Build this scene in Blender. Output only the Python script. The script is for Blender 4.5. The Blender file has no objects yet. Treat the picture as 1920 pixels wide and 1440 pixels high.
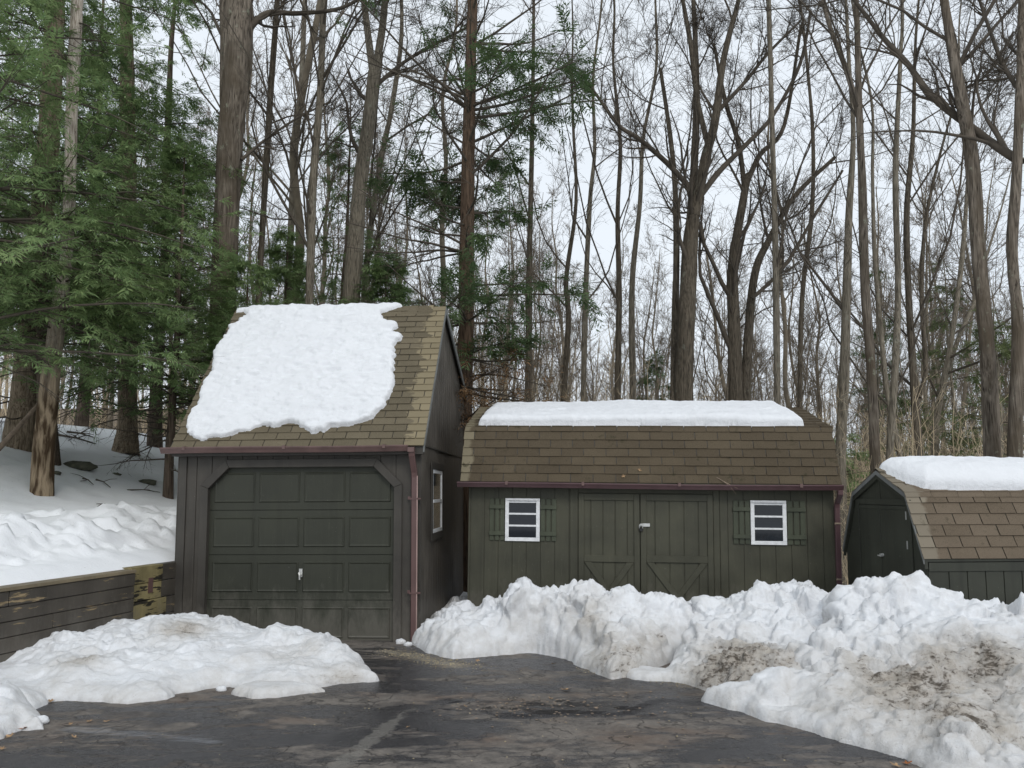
import bpy, math, random
import numpy as np
from mathutils import Vector, Matrix, Euler

SC = bpy.context.scene
COL = SC.collection
PI = math.pi
# ------------------------------------------------------------------ camera
CAM = Vector((0, 0, 1.75)); TH = math.radians(5.7); F = 1440.0; CY = 776.0
cam_d = bpy.data.cameras.new('camera'); cam = bpy.data.objects.new('camera', cam_d); COL.objects.link(cam)
cam_d.sensor_width = 36; cam_d.lens = F/1920*36; cam_d.shift_y = (CY-720)/1920
cam_d.clip_end = 2000; cam_d.clip_start = 0.1
cam.location = CAM; cam.rotation_euler = (PI/2+TH, 0, 0)
SC.camera = cam

def ray(px, py):
    u = (px-960)/F; v = (CY-py)/F
    return Vector((u, math.cos(TH)-v*math.sin(TH), math.sin(TH)+v*math.cos(TH)))
def W(px, py, D):
    d = ray(px, py); return CAM + d*(D/d.y)

# ------------------------------------------------------------------ helpers
def tag(o, label=None, cat=None, group=None, kind=None):
    if label: o['label'] = label
    if cat: o['category'] = cat
    if group: o['group'] = group
    if kind: o['kind'] = kind
    return o
def empty(name, loc, rot=(0,0,0)):
    o = bpy.data.objects.new(name, None); COL.objects.link(o)
    o.location = loc; o.rotation_euler = rot; o.empty_display_size = .1
    return o
def link_mesh(name, me, mat, parent=None):
    o = bpy.data.objects.new(name, me); COL.objects.link(o)
    if mat is not None: me.materials.append(mat)
    if parent is not None: o.parent = parent
    return o
def np_mesh(name, V, Fq, smooth=False):
    """V (n,3); Fq list of int arrays (m,k) with constant k each"""
    me = bpy.data.meshes.new(name)
    if not isinstance(Fq, (list, tuple)): Fq = [Fq]
    Fq = [np.asarray(f, dtype=np.int32) for f in Fq if len(f)]
    V = np.asarray(V, dtype=np.float32)
    me.vertices.add(len(V)); me.vertices.foreach_set('co', V.ravel())
    tot = sum(f.size for f in Fq); npoly = sum(len(f) for f in Fq)
    me.loops.add(tot); me.loops.foreach_set('vertex_index', np.concatenate([f.ravel() for f in Fq]))
    st = []; s = 0; ln = []
    for f in Fq:
        k = f.shape[1]; st.append(s+np.arange(len(f))*k); s += f.size; ln.append(np.full(len(f), k))
    me.polygons.add(npoly)
    me.polygons.foreach_set('loop_start', np.concatenate(st).astype(np.int32))
    try: me.polygons.foreach_set('loop_total', np.concatenate(ln).astype(np.int32))
    except Exception: pass
    me.update(calc_edges=True)
    if smooth: me.polygons.foreach_set('use_smooth', np.ones(npoly, dtype=bool))
    return me
def attr(me, name, vals):
    a = me.attributes.new(name, 'FLOAT', 'POINT'); a.data.foreach_set('value', np.asarray(vals, dtype=np.float32))

class MB:
    def __init__(s): s.v = []; s.f = []
    def add(s, verts, faces):
        b = len(s.v); s.v += [tuple(v) for v in verts]; s.f += [tuple(b+i for i in f) for f in faces]
    def box(s, x0, x1, y0, y1, z0, z1):
        s.add([(x0,y0,z0),(x1,y0,z0),(x1,y1,z0),(x0,y1,z0),(x0,y0,z1),(x1,y0,z1),(x1,y1,z1),(x0,y1,z1)],
              [(0,3,2,1),(4,5,6,7),(0,1,5,4),(1,2,6,5),(2,3,7,6),(3,0,4,7)])
    def prism(s, poly, ext):
        """poly: list of 3d points, ext: vector"""
        n = len(poly); e = Vector(ext)
        a = [Vector(p) for p in poly]; b = [p+e for p in a]
        nr = Vector((0,0,0))
        for i in range(n):
            nr += (a[i]).cross(a[(i+1) % n])
        idx = list(range(n))
        flip = nr.dot(e) > 0
        f = []
        if flip:
            f.append(tuple(reversed(idx))); f.append(tuple(n+i for i in idx))
            for i in range(n): j = (i+1) % n; f.append((i, j, n+j, n+i))
        else:
            f.append(tuple(idx)); f.append(tuple(n+i for i in reversed(idx)))
            for i in range(n): j = (i+1) % n; f.append((j, i, n+i, n+j))
        s.add(a+b, f)
    def bar(s, p, q, w, t, side=None):
        """rectangular bar p->q, width w along side x dir, thickness t along side"""
        p = Vector(p); q = Vector(q); d = (q-p).normalized()
        sd = Vector(side or (0,-1,0)); wv = d.cross(sd).normalized()*w/2; tv = sd.normalized()*t
        s.prism([p-wv, p+wv, q+wv, q-wv], tv)
    def tube(s, pts, r, n=8, cap=True):
        pts = [Vector(p) for p in pts]
        rr = r if isinstance(r, (list, tuple)) else [r]*len(pts)
        ring = []; vs = []
        for i, p in enumerate(pts):
            d = (pts[min(i+1, len(pts)-1)]-pts[max(i-1, 0)]).normalized()
            a = d.orthogonal().normalized() if i == 0 else (a0 - d*a0.dot(d)).normalized()
            a0 = a; b = d.cross(a)
            for k in range(n):
                t = 2*PI*k/n; vs.append(p+(a*math.cos(t)+b*math.sin(t))*rr[i])
        fs = []
        for i in range(len(pts)-1):
            for k in range(n):
                k2 = (k+1) % n; fs.append((i*n+k, i*n+k2, (i+1)*n+k2, (i+1)*n+k))
        if cap:
            fs.append(tuple(reversed(range(n)))); fs.append(tuple((len(pts)-1)*n+k for k in range(n)))
        s.add(vs, fs)
    def build(s, name, mat, parent=None, smooth=False, bevel=0):
        me = bpy.data.meshes.new(name); me.from_pydata(s.v, [], s.f); me.update()
        if smooth: me.polygons.foreach_set('use_smooth', np.ones(len(me.polygons), dtype=bool))
        o = link_mesh(name, me, mat, parent)
        if bevel:
            m = o.modifiers.new('bevel', 'BEVEL'); m.width = bevel; m.segments = 1; m.limit_method = 'ANGLE'
        return o

# ------------------------------------------------------------------ numpy noise
def _h(ix, iy, iz, s=0):
    x = (ix.astype(np.int64)*374761393 + iy.astype(np.int64)*668265263 + iz.astype(np.int64)*2147483647 + s*1274126177) & 0xffffffff
    x = ((x ^ (x >> 13))*1274126177) & 0xffffffff
    x = ((x ^ (x >> 16))*2246822519) & 0xffffffff
    x ^= x >> 15
    return x.astype(np.float64)/4294967296.0
def vnoise(P, s=0):
    i = np.floor(P).astype(np.int64); f = P-i; f = f*f*f*(f*(f*6-15)+10)
    r = 0
    for dx in (0,1):
        wx = f[...,0] if dx else 1-f[...,0]
        for dy in (0,1):
            wy = f[...,1] if dy else 1-f[...,1]
            for dz in (0,1):
                wz = f[...,2] if dz else 1-f[...,2]
                r = r + wx*wy*wz*_h(i[...,0]+dx, i[...,1]+dy, i[...,2]+dz, s)
    return r*2-1
def fbm(P, o=4, s=0, g=.5, l=2.03):
    r = 0; a = 1; t = 0; Q = np.array(P, dtype=float)
    for k in range(o):
        r = r + a*vnoise(Q+k*17.3, s+k); t += a; a *= g; Q = Q*l
    return r/t
def worley(P, s=0):
    i = np.floor(P).astype(np.int64); f = P-i
    best = np.full(P.shape[:-1], 9.0)
    for dx in (-1,0,1):
        for dy in (-1,0,1):
            for dz in (-1,0,1):
                a, b, c = i[...,0]+dx, i[...,1]+dy, i[...,2]+dz
                d = (dx+_h(a,b,c,s+1)-f[...,0])**2+(dy+_h(a,b,c,s+2)-f[...,1])**2+(dz+_h(a,b,c,s+3)-f[...,2])**2
                best = np.minimum(best, d)
    return np.sqrt(best)
def facets(P, s=0, tilt=1.0):
    """angular chunks: every cell gets its own height and tilt"""
    i = np.floor(P).astype(np.int64); f = P-i
    best = np.full(P.shape[:-1], 9.0); sec = best.copy(); val = np.zeros(P.shape[:-1])
    for dx in (-1,0,1):
        for dy in (-1,0,1):
            for dz in (-1,0,1):
                a, b, c = i[...,0]+dx, i[...,1]+dy, i[...,2]+dz
                u = dx+_h(a,b,c,s+1)-f[...,0]; v = dy+_h(a,b,c,s+2)-f[...,1]; w = dz+_h(a,b,c,s+3)-f[...,2]
                d = u*u+v*v+w*w
                h = (_h(a,b,c,s+4)-.5)+tilt*((_h(a,b,c,s+5)-.5)*u+(_h(a,b,c,s+6)-.5)*v+(_h(a,b,c,s+7)-.5)*w)*2
                m = d < best
                sec = np.where(m, best, np.minimum(sec, d)); val = np.where(m, h, val); best = np.where(m, d, best)
    e = np.clip((np.sqrt(sec)-np.sqrt(best))/.22, 0, 1)
    return val*(.35+.65*e)-.16*(1-e)
def sstep(a, b, x):
    t = np.clip((x-a)/(b-a), 0, 1); return t*t*(3-2*t)
def poly_sd(X, Y, poly):
    """signed distance, positive inside"""
    P = np.asarray(poly, dtype=float); n = len(P)
    best = np.full(X.shape, 1e9); ins = np.zeros(X.shape, dtype=bool)
    for k in range(n):
        ax, ay = P[k]; bx, by = P[(k+1) % n]
        ex, ey = bx-ax, by-ay; wx, wy = X-ax, Y-ay
        t = np.clip((wx*ex+wy*ey)/(ex*ex+ey*ey+1e-12), 0, 1)
        best = np.minimum(best, (wx-ex*t)**2+(wy-ey*t)**2)
        c = ((ay > Y) != (by > Y)) & (X < (bx-ax)*(Y-ay)/(by-ay+1e-12)+ax)
        ins ^= c
    d = np.sqrt(best); return np.where(ins, d, -d)

# ------------------------------------------------------------------ materials
MATS = {}
class NT:
    def __init__(s, name):
        m = bpy.data.materials.new(name); m.use_nodes = True; s.m = m; s.t = m.node_tree; s.n = s.t.nodes; s.l = s.t.links
        s.b = s.n['Principled BSDF']; s.o = s.n['Material Output']; s.b.inputs['Specular IOR Level'].default_value = .3
        MATS[name] = m
    def node(s, ty, **kw):
        n = s.n.new(ty)
        for k, v in kw.items():
            if k in n.inputs: 
                if isinstance(v, bpy.types.NodeSocket): s.l.new(v, n.inputs[k])
                else: n.inputs[k].default_value = v
            else: setattr(n, k, v)
        return n
    def coord(s, sc=(1,1,1), kind='Object', loc=(0,0,0)):
        tc = s.n.new('ShaderNodeTexCoord'); mp = s.n.new('ShaderNodeMapping')
        s.l.new(tc.outputs[kind], mp.inputs[0]); mp.inputs['Scale'].default_value = sc; mp.inputs['Location'].default_value = loc
        return mp.outputs[0]
    def noise(s, vec, scale, detail=4, rough=.55, dist=0):
        n = s.n.new('ShaderNodeTexNoise'); s.l.new(vec, n.inputs['Vector'])
        n.inputs['Scale'].default_value = scale; n.inputs['Detail'].default_value = detail
        n.inputs['Roughness'].default_value = rough; n.inputs['Distortion'].default_value = dist
        return n.outputs['Fac']
    def vor(s, vec, scale, feat='F1'):
        n = s.n.new('ShaderNodeTexVoronoi'); n.feature = feat; s.l.new(vec, n.inputs['Vector']); n.inputs['Scale'].default_value = scale
        return n.outputs['Distance']
    def ramp(s, fac, a, b, ca=0., cb=1., smooth=False):
        n = s.n.new('ShaderNodeMapRange'); s.l.new(fac, n.inputs['Value'])
        n.inputs['From Min'].default_value = a; n.inputs['From Max'].default_value = b
        n.inputs['To Min'].default_value = ca; n.inputs['To Max'].default_value = cb
        if smooth: n.interpolation_type = 'SMOOTHSTEP'
        return n.outputs[0]
    def math(s, op, a, b=0.):
        n = s.n.new('ShaderNodeMath'); n.operation = op
        for i, v in enumerate((a, b)):
            if isinstance(v, bpy.types.NodeSocket): s.l.new(v, n.inputs[i])
            else: n.inputs[i].default_value = v
        return n.outputs[0]
    def mix(s, fac, a, b):
        n = s.n.new('ShaderNodeMix'); n.data_type = 'RGBA'
        for i, v in ((0, fac), (6, a), (7, b)):
            if isinstance(v, bpy.types.NodeSocket): s.l.new(v, n.inputs[i])
            elif i == 0: n.inputs[0].default_value = v
            else: n.inputs[i].default_value = (*v, 1)
        return n.outputs[2]
    def set(s, col=None, rough=None, spec=None, metal=None, bump=None, bs=.3, bd=.01):
        def put(k, v):
            if isinstance(v, bpy.types.NodeSocket): s.l.new(v, s.b.inputs[k])
            elif k == 'Base Color': s.b.inputs[k].default_value = (*v, 1)
            else: s.b.inputs[k].default_value = v
        if col is not None: put('Base Color', col)
        if rough is not None: put('Roughness', rough)
        if spec is not None: put('Specular IOR Level', spec)
        if metal is not None: put('Metallic', metal)
        if bump is not None:
            n = s.n.new('ShaderNodeBump'); n.inputs['Strength'].default_value = bs; n.inputs['Distance'].default_value = bd
            s.l.new(bump, n.inputs['Height']); s.l.new(n.outputs[0], s.b.inputs['Normal'])
        return s.m

def paint_mat(name, c, var=.25, rough=.55, grain=True, chips=None):
    m = NT(name)
    v = m.coord((1,1,1)); big = m.noise(v, 1.7, 5, .6)
    dark = tuple(x*(1-var) for x in c); lite = tuple(x*(1+var) for x in c)
    col = m.mix(m.ramp(big, .35, .65), dark, lite)
    vs = m.coord((26,26,1.2)); gr = m.noise(vs, 1.6, 4, .6)
    col = m.mix(m.ramp(gr, .55, .8, 0, .35), col, tuple(x*1.5 for x in c))
    streak = m.noise(m.coord((9,9,.35)), 1.0, 3, .5)
    col = m.mix(m.ramp(streak, .52, .75, 0, .45), col, tuple(x*.6 for x in c))
    sp = m.noise(m.coord((1,1,1)), 60, 2, .5)
    col = m.mix(m.ramp(sp, .74, .78, 0, .6), col, (.3,.3,.27))
    sz = m.n.new('ShaderNodeSeparateXYZ'); m.l.new(m.coord(), sz.inputs[0])
    spl = m.math('ADD', sz.outputs[2], m.math('MULTIPLY', m.math('SUBTRACT', m.noise(m.coord((3,3,1.2)), 2.2, 7, .75), .5), -1.5))
    col = m.mix(m.ramp(spl, .62, .12, 0, .42), col, (.20,.185,.16))
    wear = m.noise(m.coord((30,30,2.2), loc=(4,1,2)), 1.4, 6, .75); col = m.mix(m.ramp(wear, .60, .70, 0, .35), col, tuple(x*2.1 for x in c))
    if chips:
        ch = m.noise(m.coord(chips[1]), chips[2], 6, .65); f = m.ramp(ch, chips[3], chips[3]+.02)
        cc = m.mix(m.ramp(m.noise(m.coord((2,2,30)), 3, 3), .4, .6), chips[0], tuple(x*.45 for x in chips[0]))
        col = m.mix(f, col, cc)
    return m.set(col, m.ramp(big, .3, .7, rough-.1, rough+.12), .35, bump=gr, bs=.35, bd=.004)

M_SHED = paint_mat('olive_shed_paint', (.061,.060,.041))
M_SHED3 = paint_mat('dark_shed_paint', (.038,.040,.030))
M_GAR = paint_mat('brown_olive_paint', (.057,.051,.043))
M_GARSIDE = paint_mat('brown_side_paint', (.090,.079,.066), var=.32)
M_DOOR = paint_mat('garage_door_paint', (.038,.040,.029), var=.14)
M_TRIM = paint_mat('trim_paint', (.053,.048,.041))
M_SHUT = paint_mat('shutter_green_paint', (.060,.068,.045))
M_RAKE = paint_mat('weathered_edge_paint', (.165,.17,.165), var=.2)
M_TIMBER = paint_mat('dark_timber_stain', (.068,.059,.048), chips=((.31,.235,.135), (1,.35,7), 1.6, .59))
M_TIMBER2 = paint_mat('bare_timber', (.235,.195,.095), chips=((.035,.03,.022), (1,.6,6), 2.4, .53), var=.4)
M_TIMBERTOP = paint_mat('weathered_timber_top', (.19,.155,.10))

def simple(name, c, rough=.5, metal=0, spec=.4, var=.12, scale=20):
    m = NT(name); n = m.noise(m.coord(), scale, 4)
    return m.set(m.mix(m.ramp(n, .3, .7), tuple(x*(1-var) for x in c), tuple(x*(1+var) for x in c)), rough, spec, metal, bump=n, bs=.1, bd=.002)
M_GUT = simple('maroon_gutter', (.105,.058,.062), .42, spec=.5, scale=6)
M_GUT2 = simple('rosy_gutter', (.13,.077,.070), .45, spec=.5, scale=6, var=.2)
M_EDGE = simple('pale_pink_edge', (.36,.25,.225), .5, spec=.4, scale=6)
M_DSP = simple('red_downspout', (.115,.065,.060), .4, spec=.5, scale=5)
M_WHITE = simple('white_window_frame', (.78,.79,.80), .4)
M_STEEL = simple('galvanised_steel', (.62,.62,.60), .35, metal=.6)
M_BLACK = simple('black_lock_case', (.02,.02,.02), .4)
M_STONE = simple('mossy_stone', (.085,.085,.06), .9, var=.5, scale=8)
M_LEAF = simple('dead_leaf', (.34,.22,.12), .8, var=.5, scale=9)
M_LEAF2 = simple('orange_dead_leaf', (.36,.13,.04), .8, var=.4, scale=9)
M_LITTER = simple('leaf_chips', (.44,.37,.24), .8, var=.5, scale=5)
M_STICK = simple('dead_wood', (.26,.20,.15), .85, var=.35, scale=10)
M_INT = simple('dark_interior', (.02,.02,.022), .9)

g = NT('window_glass'); g.set((.010,.013,.018), .05, .5); M_GLASS = g.m
g = NT('grey_window_glass'); nn = g.noise(g.coord((1,1,1)), 4, 3)
g.set(g.mix(g.ramp(nn, .35, .7), (.012,.018,.024), (.05,.062,.07)), .08, .35); M_GLASS2 = g.m

def shingle_mat(name, c1, c2, light=None, moss=0):
    m = NT(name)
    geo = m.n.new('ShaderNodeNewGeometry'); r = geo.outputs['Random Per Island']
    col = m.mix(r, c1, c2)
    big = m.noise(m.coord((.7,1,1)), 1.6, 5, .6)
    col = m.mix(m.ramp(big, .45, .7, 0, .55), col, tuple(x*.62 for x in c1))
    gran = m.noise(m.coord(), 170, 2, .7)
    col = m.mix(m.ramp(gran, .3, .75, 0, .55), col, tuple(min(1, x*1.9) for x in c2))
    col = m.mix(m.ramp(m.noise(m.coord(), 95, 2, .6), .58, .72, 0, .55), col, tuple(x*.35 for x in c1))
    if light:
        sep = m.n.new('ShaderNodeSeparateXYZ'); m.l.new(m.coord(), sep.inputs[0])
        nz = m.noise(m.coord((1,2.2,2.2)), 4.2, 3, .6)
        x = m.math('ADD', sep.outputs[0], m.math('MULTIPLY', m.math('SUBTRACT', nz, .5), light[3]))
        x = m.math('ADD', x, m.math('MULTIPLY', m.math('SUBTRACT', r, .5), .10))
        f = m.ramp(x, light[1], light[2])
        col = m.mix(f, col, m.mix(r, light[0], tuple(k*.8 for k in light[0])))
        if len(light) > 4:
            f2 = m.ramp(x, light[4], light[5]); col = m.mix(f2, col, light[0])
    if moss:
        mo = m.noise(m.coord(), 7, 6, .7); col = m.mix(m.ramp(mo, .60, .68, 0, moss), col, (.035,.034,.018))
        mo = m.noise(m.coord(loc=(3,1,2)), 22, 4, .7); col = m.mix(m.ramp(mo, .66, .72, 0, moss), col, (.03,.028,.02))
    return m.set(col, .92, .15, bump=gran, bs=.5, bd=.003)
M_SH1 = shingle_mat('garage_shingle', (.084,.071,.048), (.128,.108,.074), ((.25,.21,.135), 2.98, 3.02, .62))
M_SH2 = shingle_mat('shed_shingle', (.056,.044,.030), (.088,.070,.047), ((.22,.19,.13), .04, .0, .10, 4.98, 5.02), moss=.75)
M_SH3 = shingle_mat('small_shed_shingle', (.086,.067,.047), (.126,.100,.073), ((.22,.19,.145), .14, .10, .16), moss=.4)

def snow_mat(name, dirt=False, tint=(.80,.815,.84)):
    m = NT(name); v = m.coord()
    a = m.noise(v, 3, 5, .6); b = m.noise(v, 38, 4, .65)
    col = m.mix(m.ramp(a, .3, .7), tuple(x*.95 for x in tint), tint)
    if dirt:
        at = m.n.new('ShaderNodeAttribute'); at.attribute_name = 'dirt'; d = at.outputs['Fac']
        n1 = m.noise(v, 5.5, 8, .72); n2 = m.noise(v, 24, 7, .75); n3 = m.noise(v, 3.0, 5, .6, .5)
        # faint grey-brown wash
        wash = m.ramp(m.math('ADD', m.math('MULTIPLY', d, .48), m.math('MULTIPLY', n1, .7)), .31, .82, 0, .9)
        col = m.mix(wash, col, (.44,.405,.355))
        n6 = m.noise(m.coord((1,1,2.2)), 9, 7, .75, .7)
        br = m.ramp(m.math('ADD', m.math('MULTIPLY', d, .30), m.math('ADD', m.math('MULTIPLY', n3, .38), m.math('MULTIPLY', n6, .38))), .545, .79, 0, .72)
        col = m.mix(br, col, (.24,.185,.13))
        dk = m.ramp(m.math('ADD', m.math('MULTIPLY', d, .20), m.math('ADD', m.math('MULTIPLY', n6, .5), m.math('ADD', m.math('MULTIPLY', n2, .30), m.math('MULTIPLY', n3, .22)))), .685, .75, 0, .88)
        col = m.mix(dk, col, (.06,.048,.036))
        n5 = m.noise(v, 55, 4, .75); col = m.mix(m.ramp(m.math('ADD', n5, m.math('MULTIPLY', d, .09)), .69, .73, 0, .65), col, (.22,.18,.14))
    else:
        n2 = m.noise(v, 30, 5, .7); col = m.mix(m.ramp(n2, .72, .76, 0, .5), col, (.45,.40,.34))
    h = m.math('ADD', m.math('MULTIPLY', b, .5), m.noise(v, 120, 3, .6))
    return m.set(col, .75, .25, bump=m.math('ADD', h, m.math('MULTIPLY', m.noise(v, 14, 5, .65), 2.)), bs=.6, bd=.014)
M_SNOW = snow_mat('clean_snow'); M_DSNOW = snow_mat('plowed_snow', True)

# ground: snow and leaf litter mixed by place
m = NT('snowy_forest_floor'); v = m.coord()
at = m.n.new('ShaderNodeAttribute'); at.attribute_name = 'litter'; lf = at.outputs['Fac']
n = m.noise(v, 1.3, 7, .7); n2 = m.noise(v, 9, 6, .7); n3 = m.noise(v, 40, 4, .7)
snow = m.mix(m.ramp(n, .3, .7), (.80,.815,.84), (.86,.872,.89))
lit = m.mix(m.ramp(n2, .3, .7), (.085,.062,.042), (.20,.155,.105)); lit = m.mix(m.ramp(n3, .5, .7, 0, .5), lit, (.30,.25,.18))
f = m.ramp(m.math('ADD', lf, m.math('MULTIPLY', m.math('SUBTRACT', n2, .5), .9)), .42, .58)
col = m.mix(f, snow, lit)
col = m.mix(m.ramp(m.noise(v, 26, 6, .72), .66, .70, 0, .7), col, (.16,.12,.08))
M_GROUND = m.set(col, .85, .2, bump=m.math('ADD', n2, n3), bs=.5, bd=.012)

# asphalt
m = NT('wet_worn_asphalt'); v = m.coord()
sx = m.coord((.55,1.5,1)); n1 = m.noise(sx, .9, 8, .66, .6); n2 = m.noise(v, 90, 3, .7); n3 = m.noise(m.coord((1,2.4,1)), 2.3, 8, .72, .8); n4 = m.noise(v, 9, 8, .78)
wet = m.ramp(m.math('ADD', m.math('MULTIPLY', n1, .65), m.math('MULTIPLY', n3, .45)), .53, .60)
dry = m.mix(m.ramp(n4, .3, .7), (.085,.077,.069), (.245,.216,.188))
dry = m.mix(m.ramp(m.noise(m.coord((1,1.6,1), loc=(5,2,0)), 1.1, 5, .6), .5, .68, 0, .75), dry, (.150,.108,.082))
wc = m.mix(m.ramp(n4, .35, .7), (.019,.019,.023), (.050,.047,.048))
col = m.mix(wet, wc, dry)
agg = m.noise(v, 150, 2, .6)
col = m.mix(m.ramp(agg, .60, .72, 0, .45), col, (.30,.28,.255))
col = m.mix(m.ramp(m.noise(m.coord((1,2.2,1), loc=(7,7,0)), 26, 6, .85), .56, .62, 0, .75), col, (.022,.02,.02))
fl = m.noise(m.coord((1,2.2,1), loc=(1,9,0)), 22, 3, .6); col = m.mix(m.ramp(fl, .70, .73, 0, .7), col, (.36,.30,.23))
# cracks
cr = m.n.new('ShaderNodeTexVoronoi'); cr.feature = 'DISTANCE_TO_EDGE'; cr.inputs['Scale'].default_value = 1.7
dv = m.n.new('ShaderNodeVectorMath'); dv.operation = 'ADD'; nz = m.n.new('ShaderNodeTexNoise'); m.l.new(v, nz.inputs['Vector']); nz.inputs['Scale'].default_value = 3; nz.inputs['Detail'].default_value = 6
m.l.new(v, dv.inputs[0]); m.l.new(nz.outputs['Color'], dv.inputs[1]); m.l.new(dv.outputs[0], cr.inputs['Vector'])
crf = m.math('MULTIPLY', m.ramp(cr.outputs['Distance'], .0, .03, 1, 0), m.ramp(n3, .42, .52))
col = m.mix(m.math('MULTIPLY', crf, .8), col, (.018,.016,.015))
at = m.n.new('ShaderNodeAttribute'); at.attribute_name = 'seam'
sf = m.ramp(m.math('ADD', at.outputs['Fac'], m.math('MULTIPLY', m.math('SUBTRACT', n4, .5), 1.5)), .50, .66, 0, .6)
col = m.mix(sf, col, m.mix(m.ramp(agg, .4, .6), (.15,.14,.125), (.26,.245,.22)))
at = m.n.new('ShaderNodeAttribute'); at.attribute_name = 'broken'
bf = m.ramp(m.math('ADD', m.math('MULTIPLY', at.outputs['Fac'], .5), m.noise(m.coord((1,3,1)), 7, 7, .75)), .88, .93)
col = m.mix(bf, col, (.030,.027,.026))
at2 = m.n.new('ShaderNodeAttribute'); at2.attribute_name = 'grit'
gf = m.ramp(m.math('ADD', m.math('MULTIPLY', at2.outputs['Fac'], .3), m.noise(v, 85, 3, .8)), .78, .82)
col = m.mix(gf, col, (.33,.29,.22))
at3 = m.n.new('ShaderNodeAttribute'); at3.attribute_name = 'wash'
wf = m.ramp(m.math('ADD', m.math('MULTIPLY', at3.outputs['Fac'], .45), m.noise(m.coord((1,5,1)), 5, 7, .75)), .80, 1.05, 0, .42)
col = m.mix(wf, col, (.36,.38,.42))
hh = m.math('ADD', m.math('MULTIPLY', n4, 2.2), m.math('ADD', agg, m.math('MULTIPLY', crf, -1.5)))
hh = m.math('ADD', hh, m.math('MULTIPLY', bf, -1.5))
col = m.mix(m.ramp(m.noise(m.coord((.8,2.6,1), loc=(2,3,0)), 3.4, 9, .8, 1.2), .60, .66, 0, .8), col, (.020,.019,.020))
M_ASPH = m.set(col, m.ramp(wet, 0, 1, .26, .80), .35, bump=hh, bs=.55, bd=.012)

def bark_mat(name, dark, lite, lichen=None, sc=1., amt=.45, alt=None, fine=2.3, strength=.9):
    m = NT(name); oi = m.n.new('ShaderNodeObjectInfo')
    v0 = m.coord((7*sc*fine,7*sc*fine,(.45*sc*fine))); n = m.noise(v0, 1.7, 6, .65, .4)
    rid = m.ramp(m.vor(v0, 2.3), .05, .55)
    h = m.math('ADD', m.math('MULTIPLY', m.noise(v0, 1.2, 5, .7, .8), 1.05), m.math('MULTIPLY', rid, .25))
    col = m.mix(m.ramp(h, .48, .92), dark, lite)
    if alt:
        col = m.mix(m.ramp(m.noise(m.coord((1,1,.5)), 1.3, 4, .6), .45, .62), col, alt)
    if lichen:
        l = m.noise(m.coord((1.6,1.6,1.1)), 3.2, 6, .7); col = m.mix(m.ramp(l, .60, .66, 0, amt), col, lichen)
    return m.set(col, .93, .12, bump=h, bs=strength, bd=.03)
M_OAK = bark_mat('oak_bark', (.028,.022,.017), (.25,.212,.17), (.33,.36,.27), alt=(.095,.076,.055))
M_PINE = bark_mat('reddish_pine_bark', (.030,.021,.015), (.155,.105,.072), (.12,.11,.08), amt=.2, sc=1.3)
M_MAPLE = bark_mat('maple_bark', (.024,.020,.016), (.155,.130,.098), (.24,.25,.20), amt=.35, sc=1.6)
M_GREY = bark_mat('grey_bark', (.050,.043,.033), (.28,.245,.19), (.30,.31,.25), amt=.4, sc=1.6)
M_PALE = bark_mat('pale_flaking_bark', (.20,.155,.12), (.60,.54,.46), (.09,.07,.055), amt=.75, sc=1.4)
M_HEM = bark_mat('hemlock_bark', (.035,.028,.022), (.17,.13,.10), (.11,.13,.07), amt=.3, sc=1.2)
M_HEM2 = bark_mat('furrowed_brown_bark', (.060,.042,.026), (.36,.29,.21), (.16,.10,.05), amt=.4, sc=1.5)
M_TWIG = simple('dark_twig', (.078,.064,.048), .85, var=.3, scale=4)
M_TWIG2 = simple('grey_brown_twig', (.155,.128,.095), .85, var=.3, scale=4)
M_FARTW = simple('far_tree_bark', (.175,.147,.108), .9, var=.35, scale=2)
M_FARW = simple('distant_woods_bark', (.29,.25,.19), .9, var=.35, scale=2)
M_BRUSH = simple('tan_brush', (.52,.42,.28), .9, var=.45, scale=1.5)
M_DEADN = simple('rusty_dead_needles', (.18,.105,.05), .9, var=.4, scale=5)

def fol_mat(name, a, b, c):
    m = NT(name); geo = m.n.new('ShaderNodeNewGeometry')
    n = m.noise(m.coord(), .75, 4, .6)
    col = m.mix(m.ramp(n, .35, .65), a, b)
    col = m.mix(m.math('MULTIPLY', geo.outputs['Random Per Island'], .45), col, c)
    tr = m.n.new('ShaderNodeBsdfTranslucent'); m.l.new(col, tr.inputs['Color'])
    m.set(col, .6, .25)
    mx = m.n.new('ShaderNodeMixShader'); mx.inputs[0].default_value = .35
    m.l.new(m.b.outputs[0], mx.inputs[1]); m.l.new(tr.outputs[0], mx.inputs[2]); m.l.new(mx.outputs[0], m.o.inputs['Surface'])
    return m.m
M_FOL = fol_mat('hemlock_needles', (.095,.168,.066), (.155,.235,.092), (.28,.35,.14))
M_FOLB = fol_mat('bright_hemlock_needles', (.135,.225,.092), (.21,.30,.125), (.37,.44,.19))
M_FOLD = fol_mat('dark_pine_needles', (.060,.110,.048), (.090,.145,.060), (.15,.19,.08))
M_FOLY = fol_mat('olive_needles', (.075,.115,.045), (.12,.155,.06), (.20,.22,.09))

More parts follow.
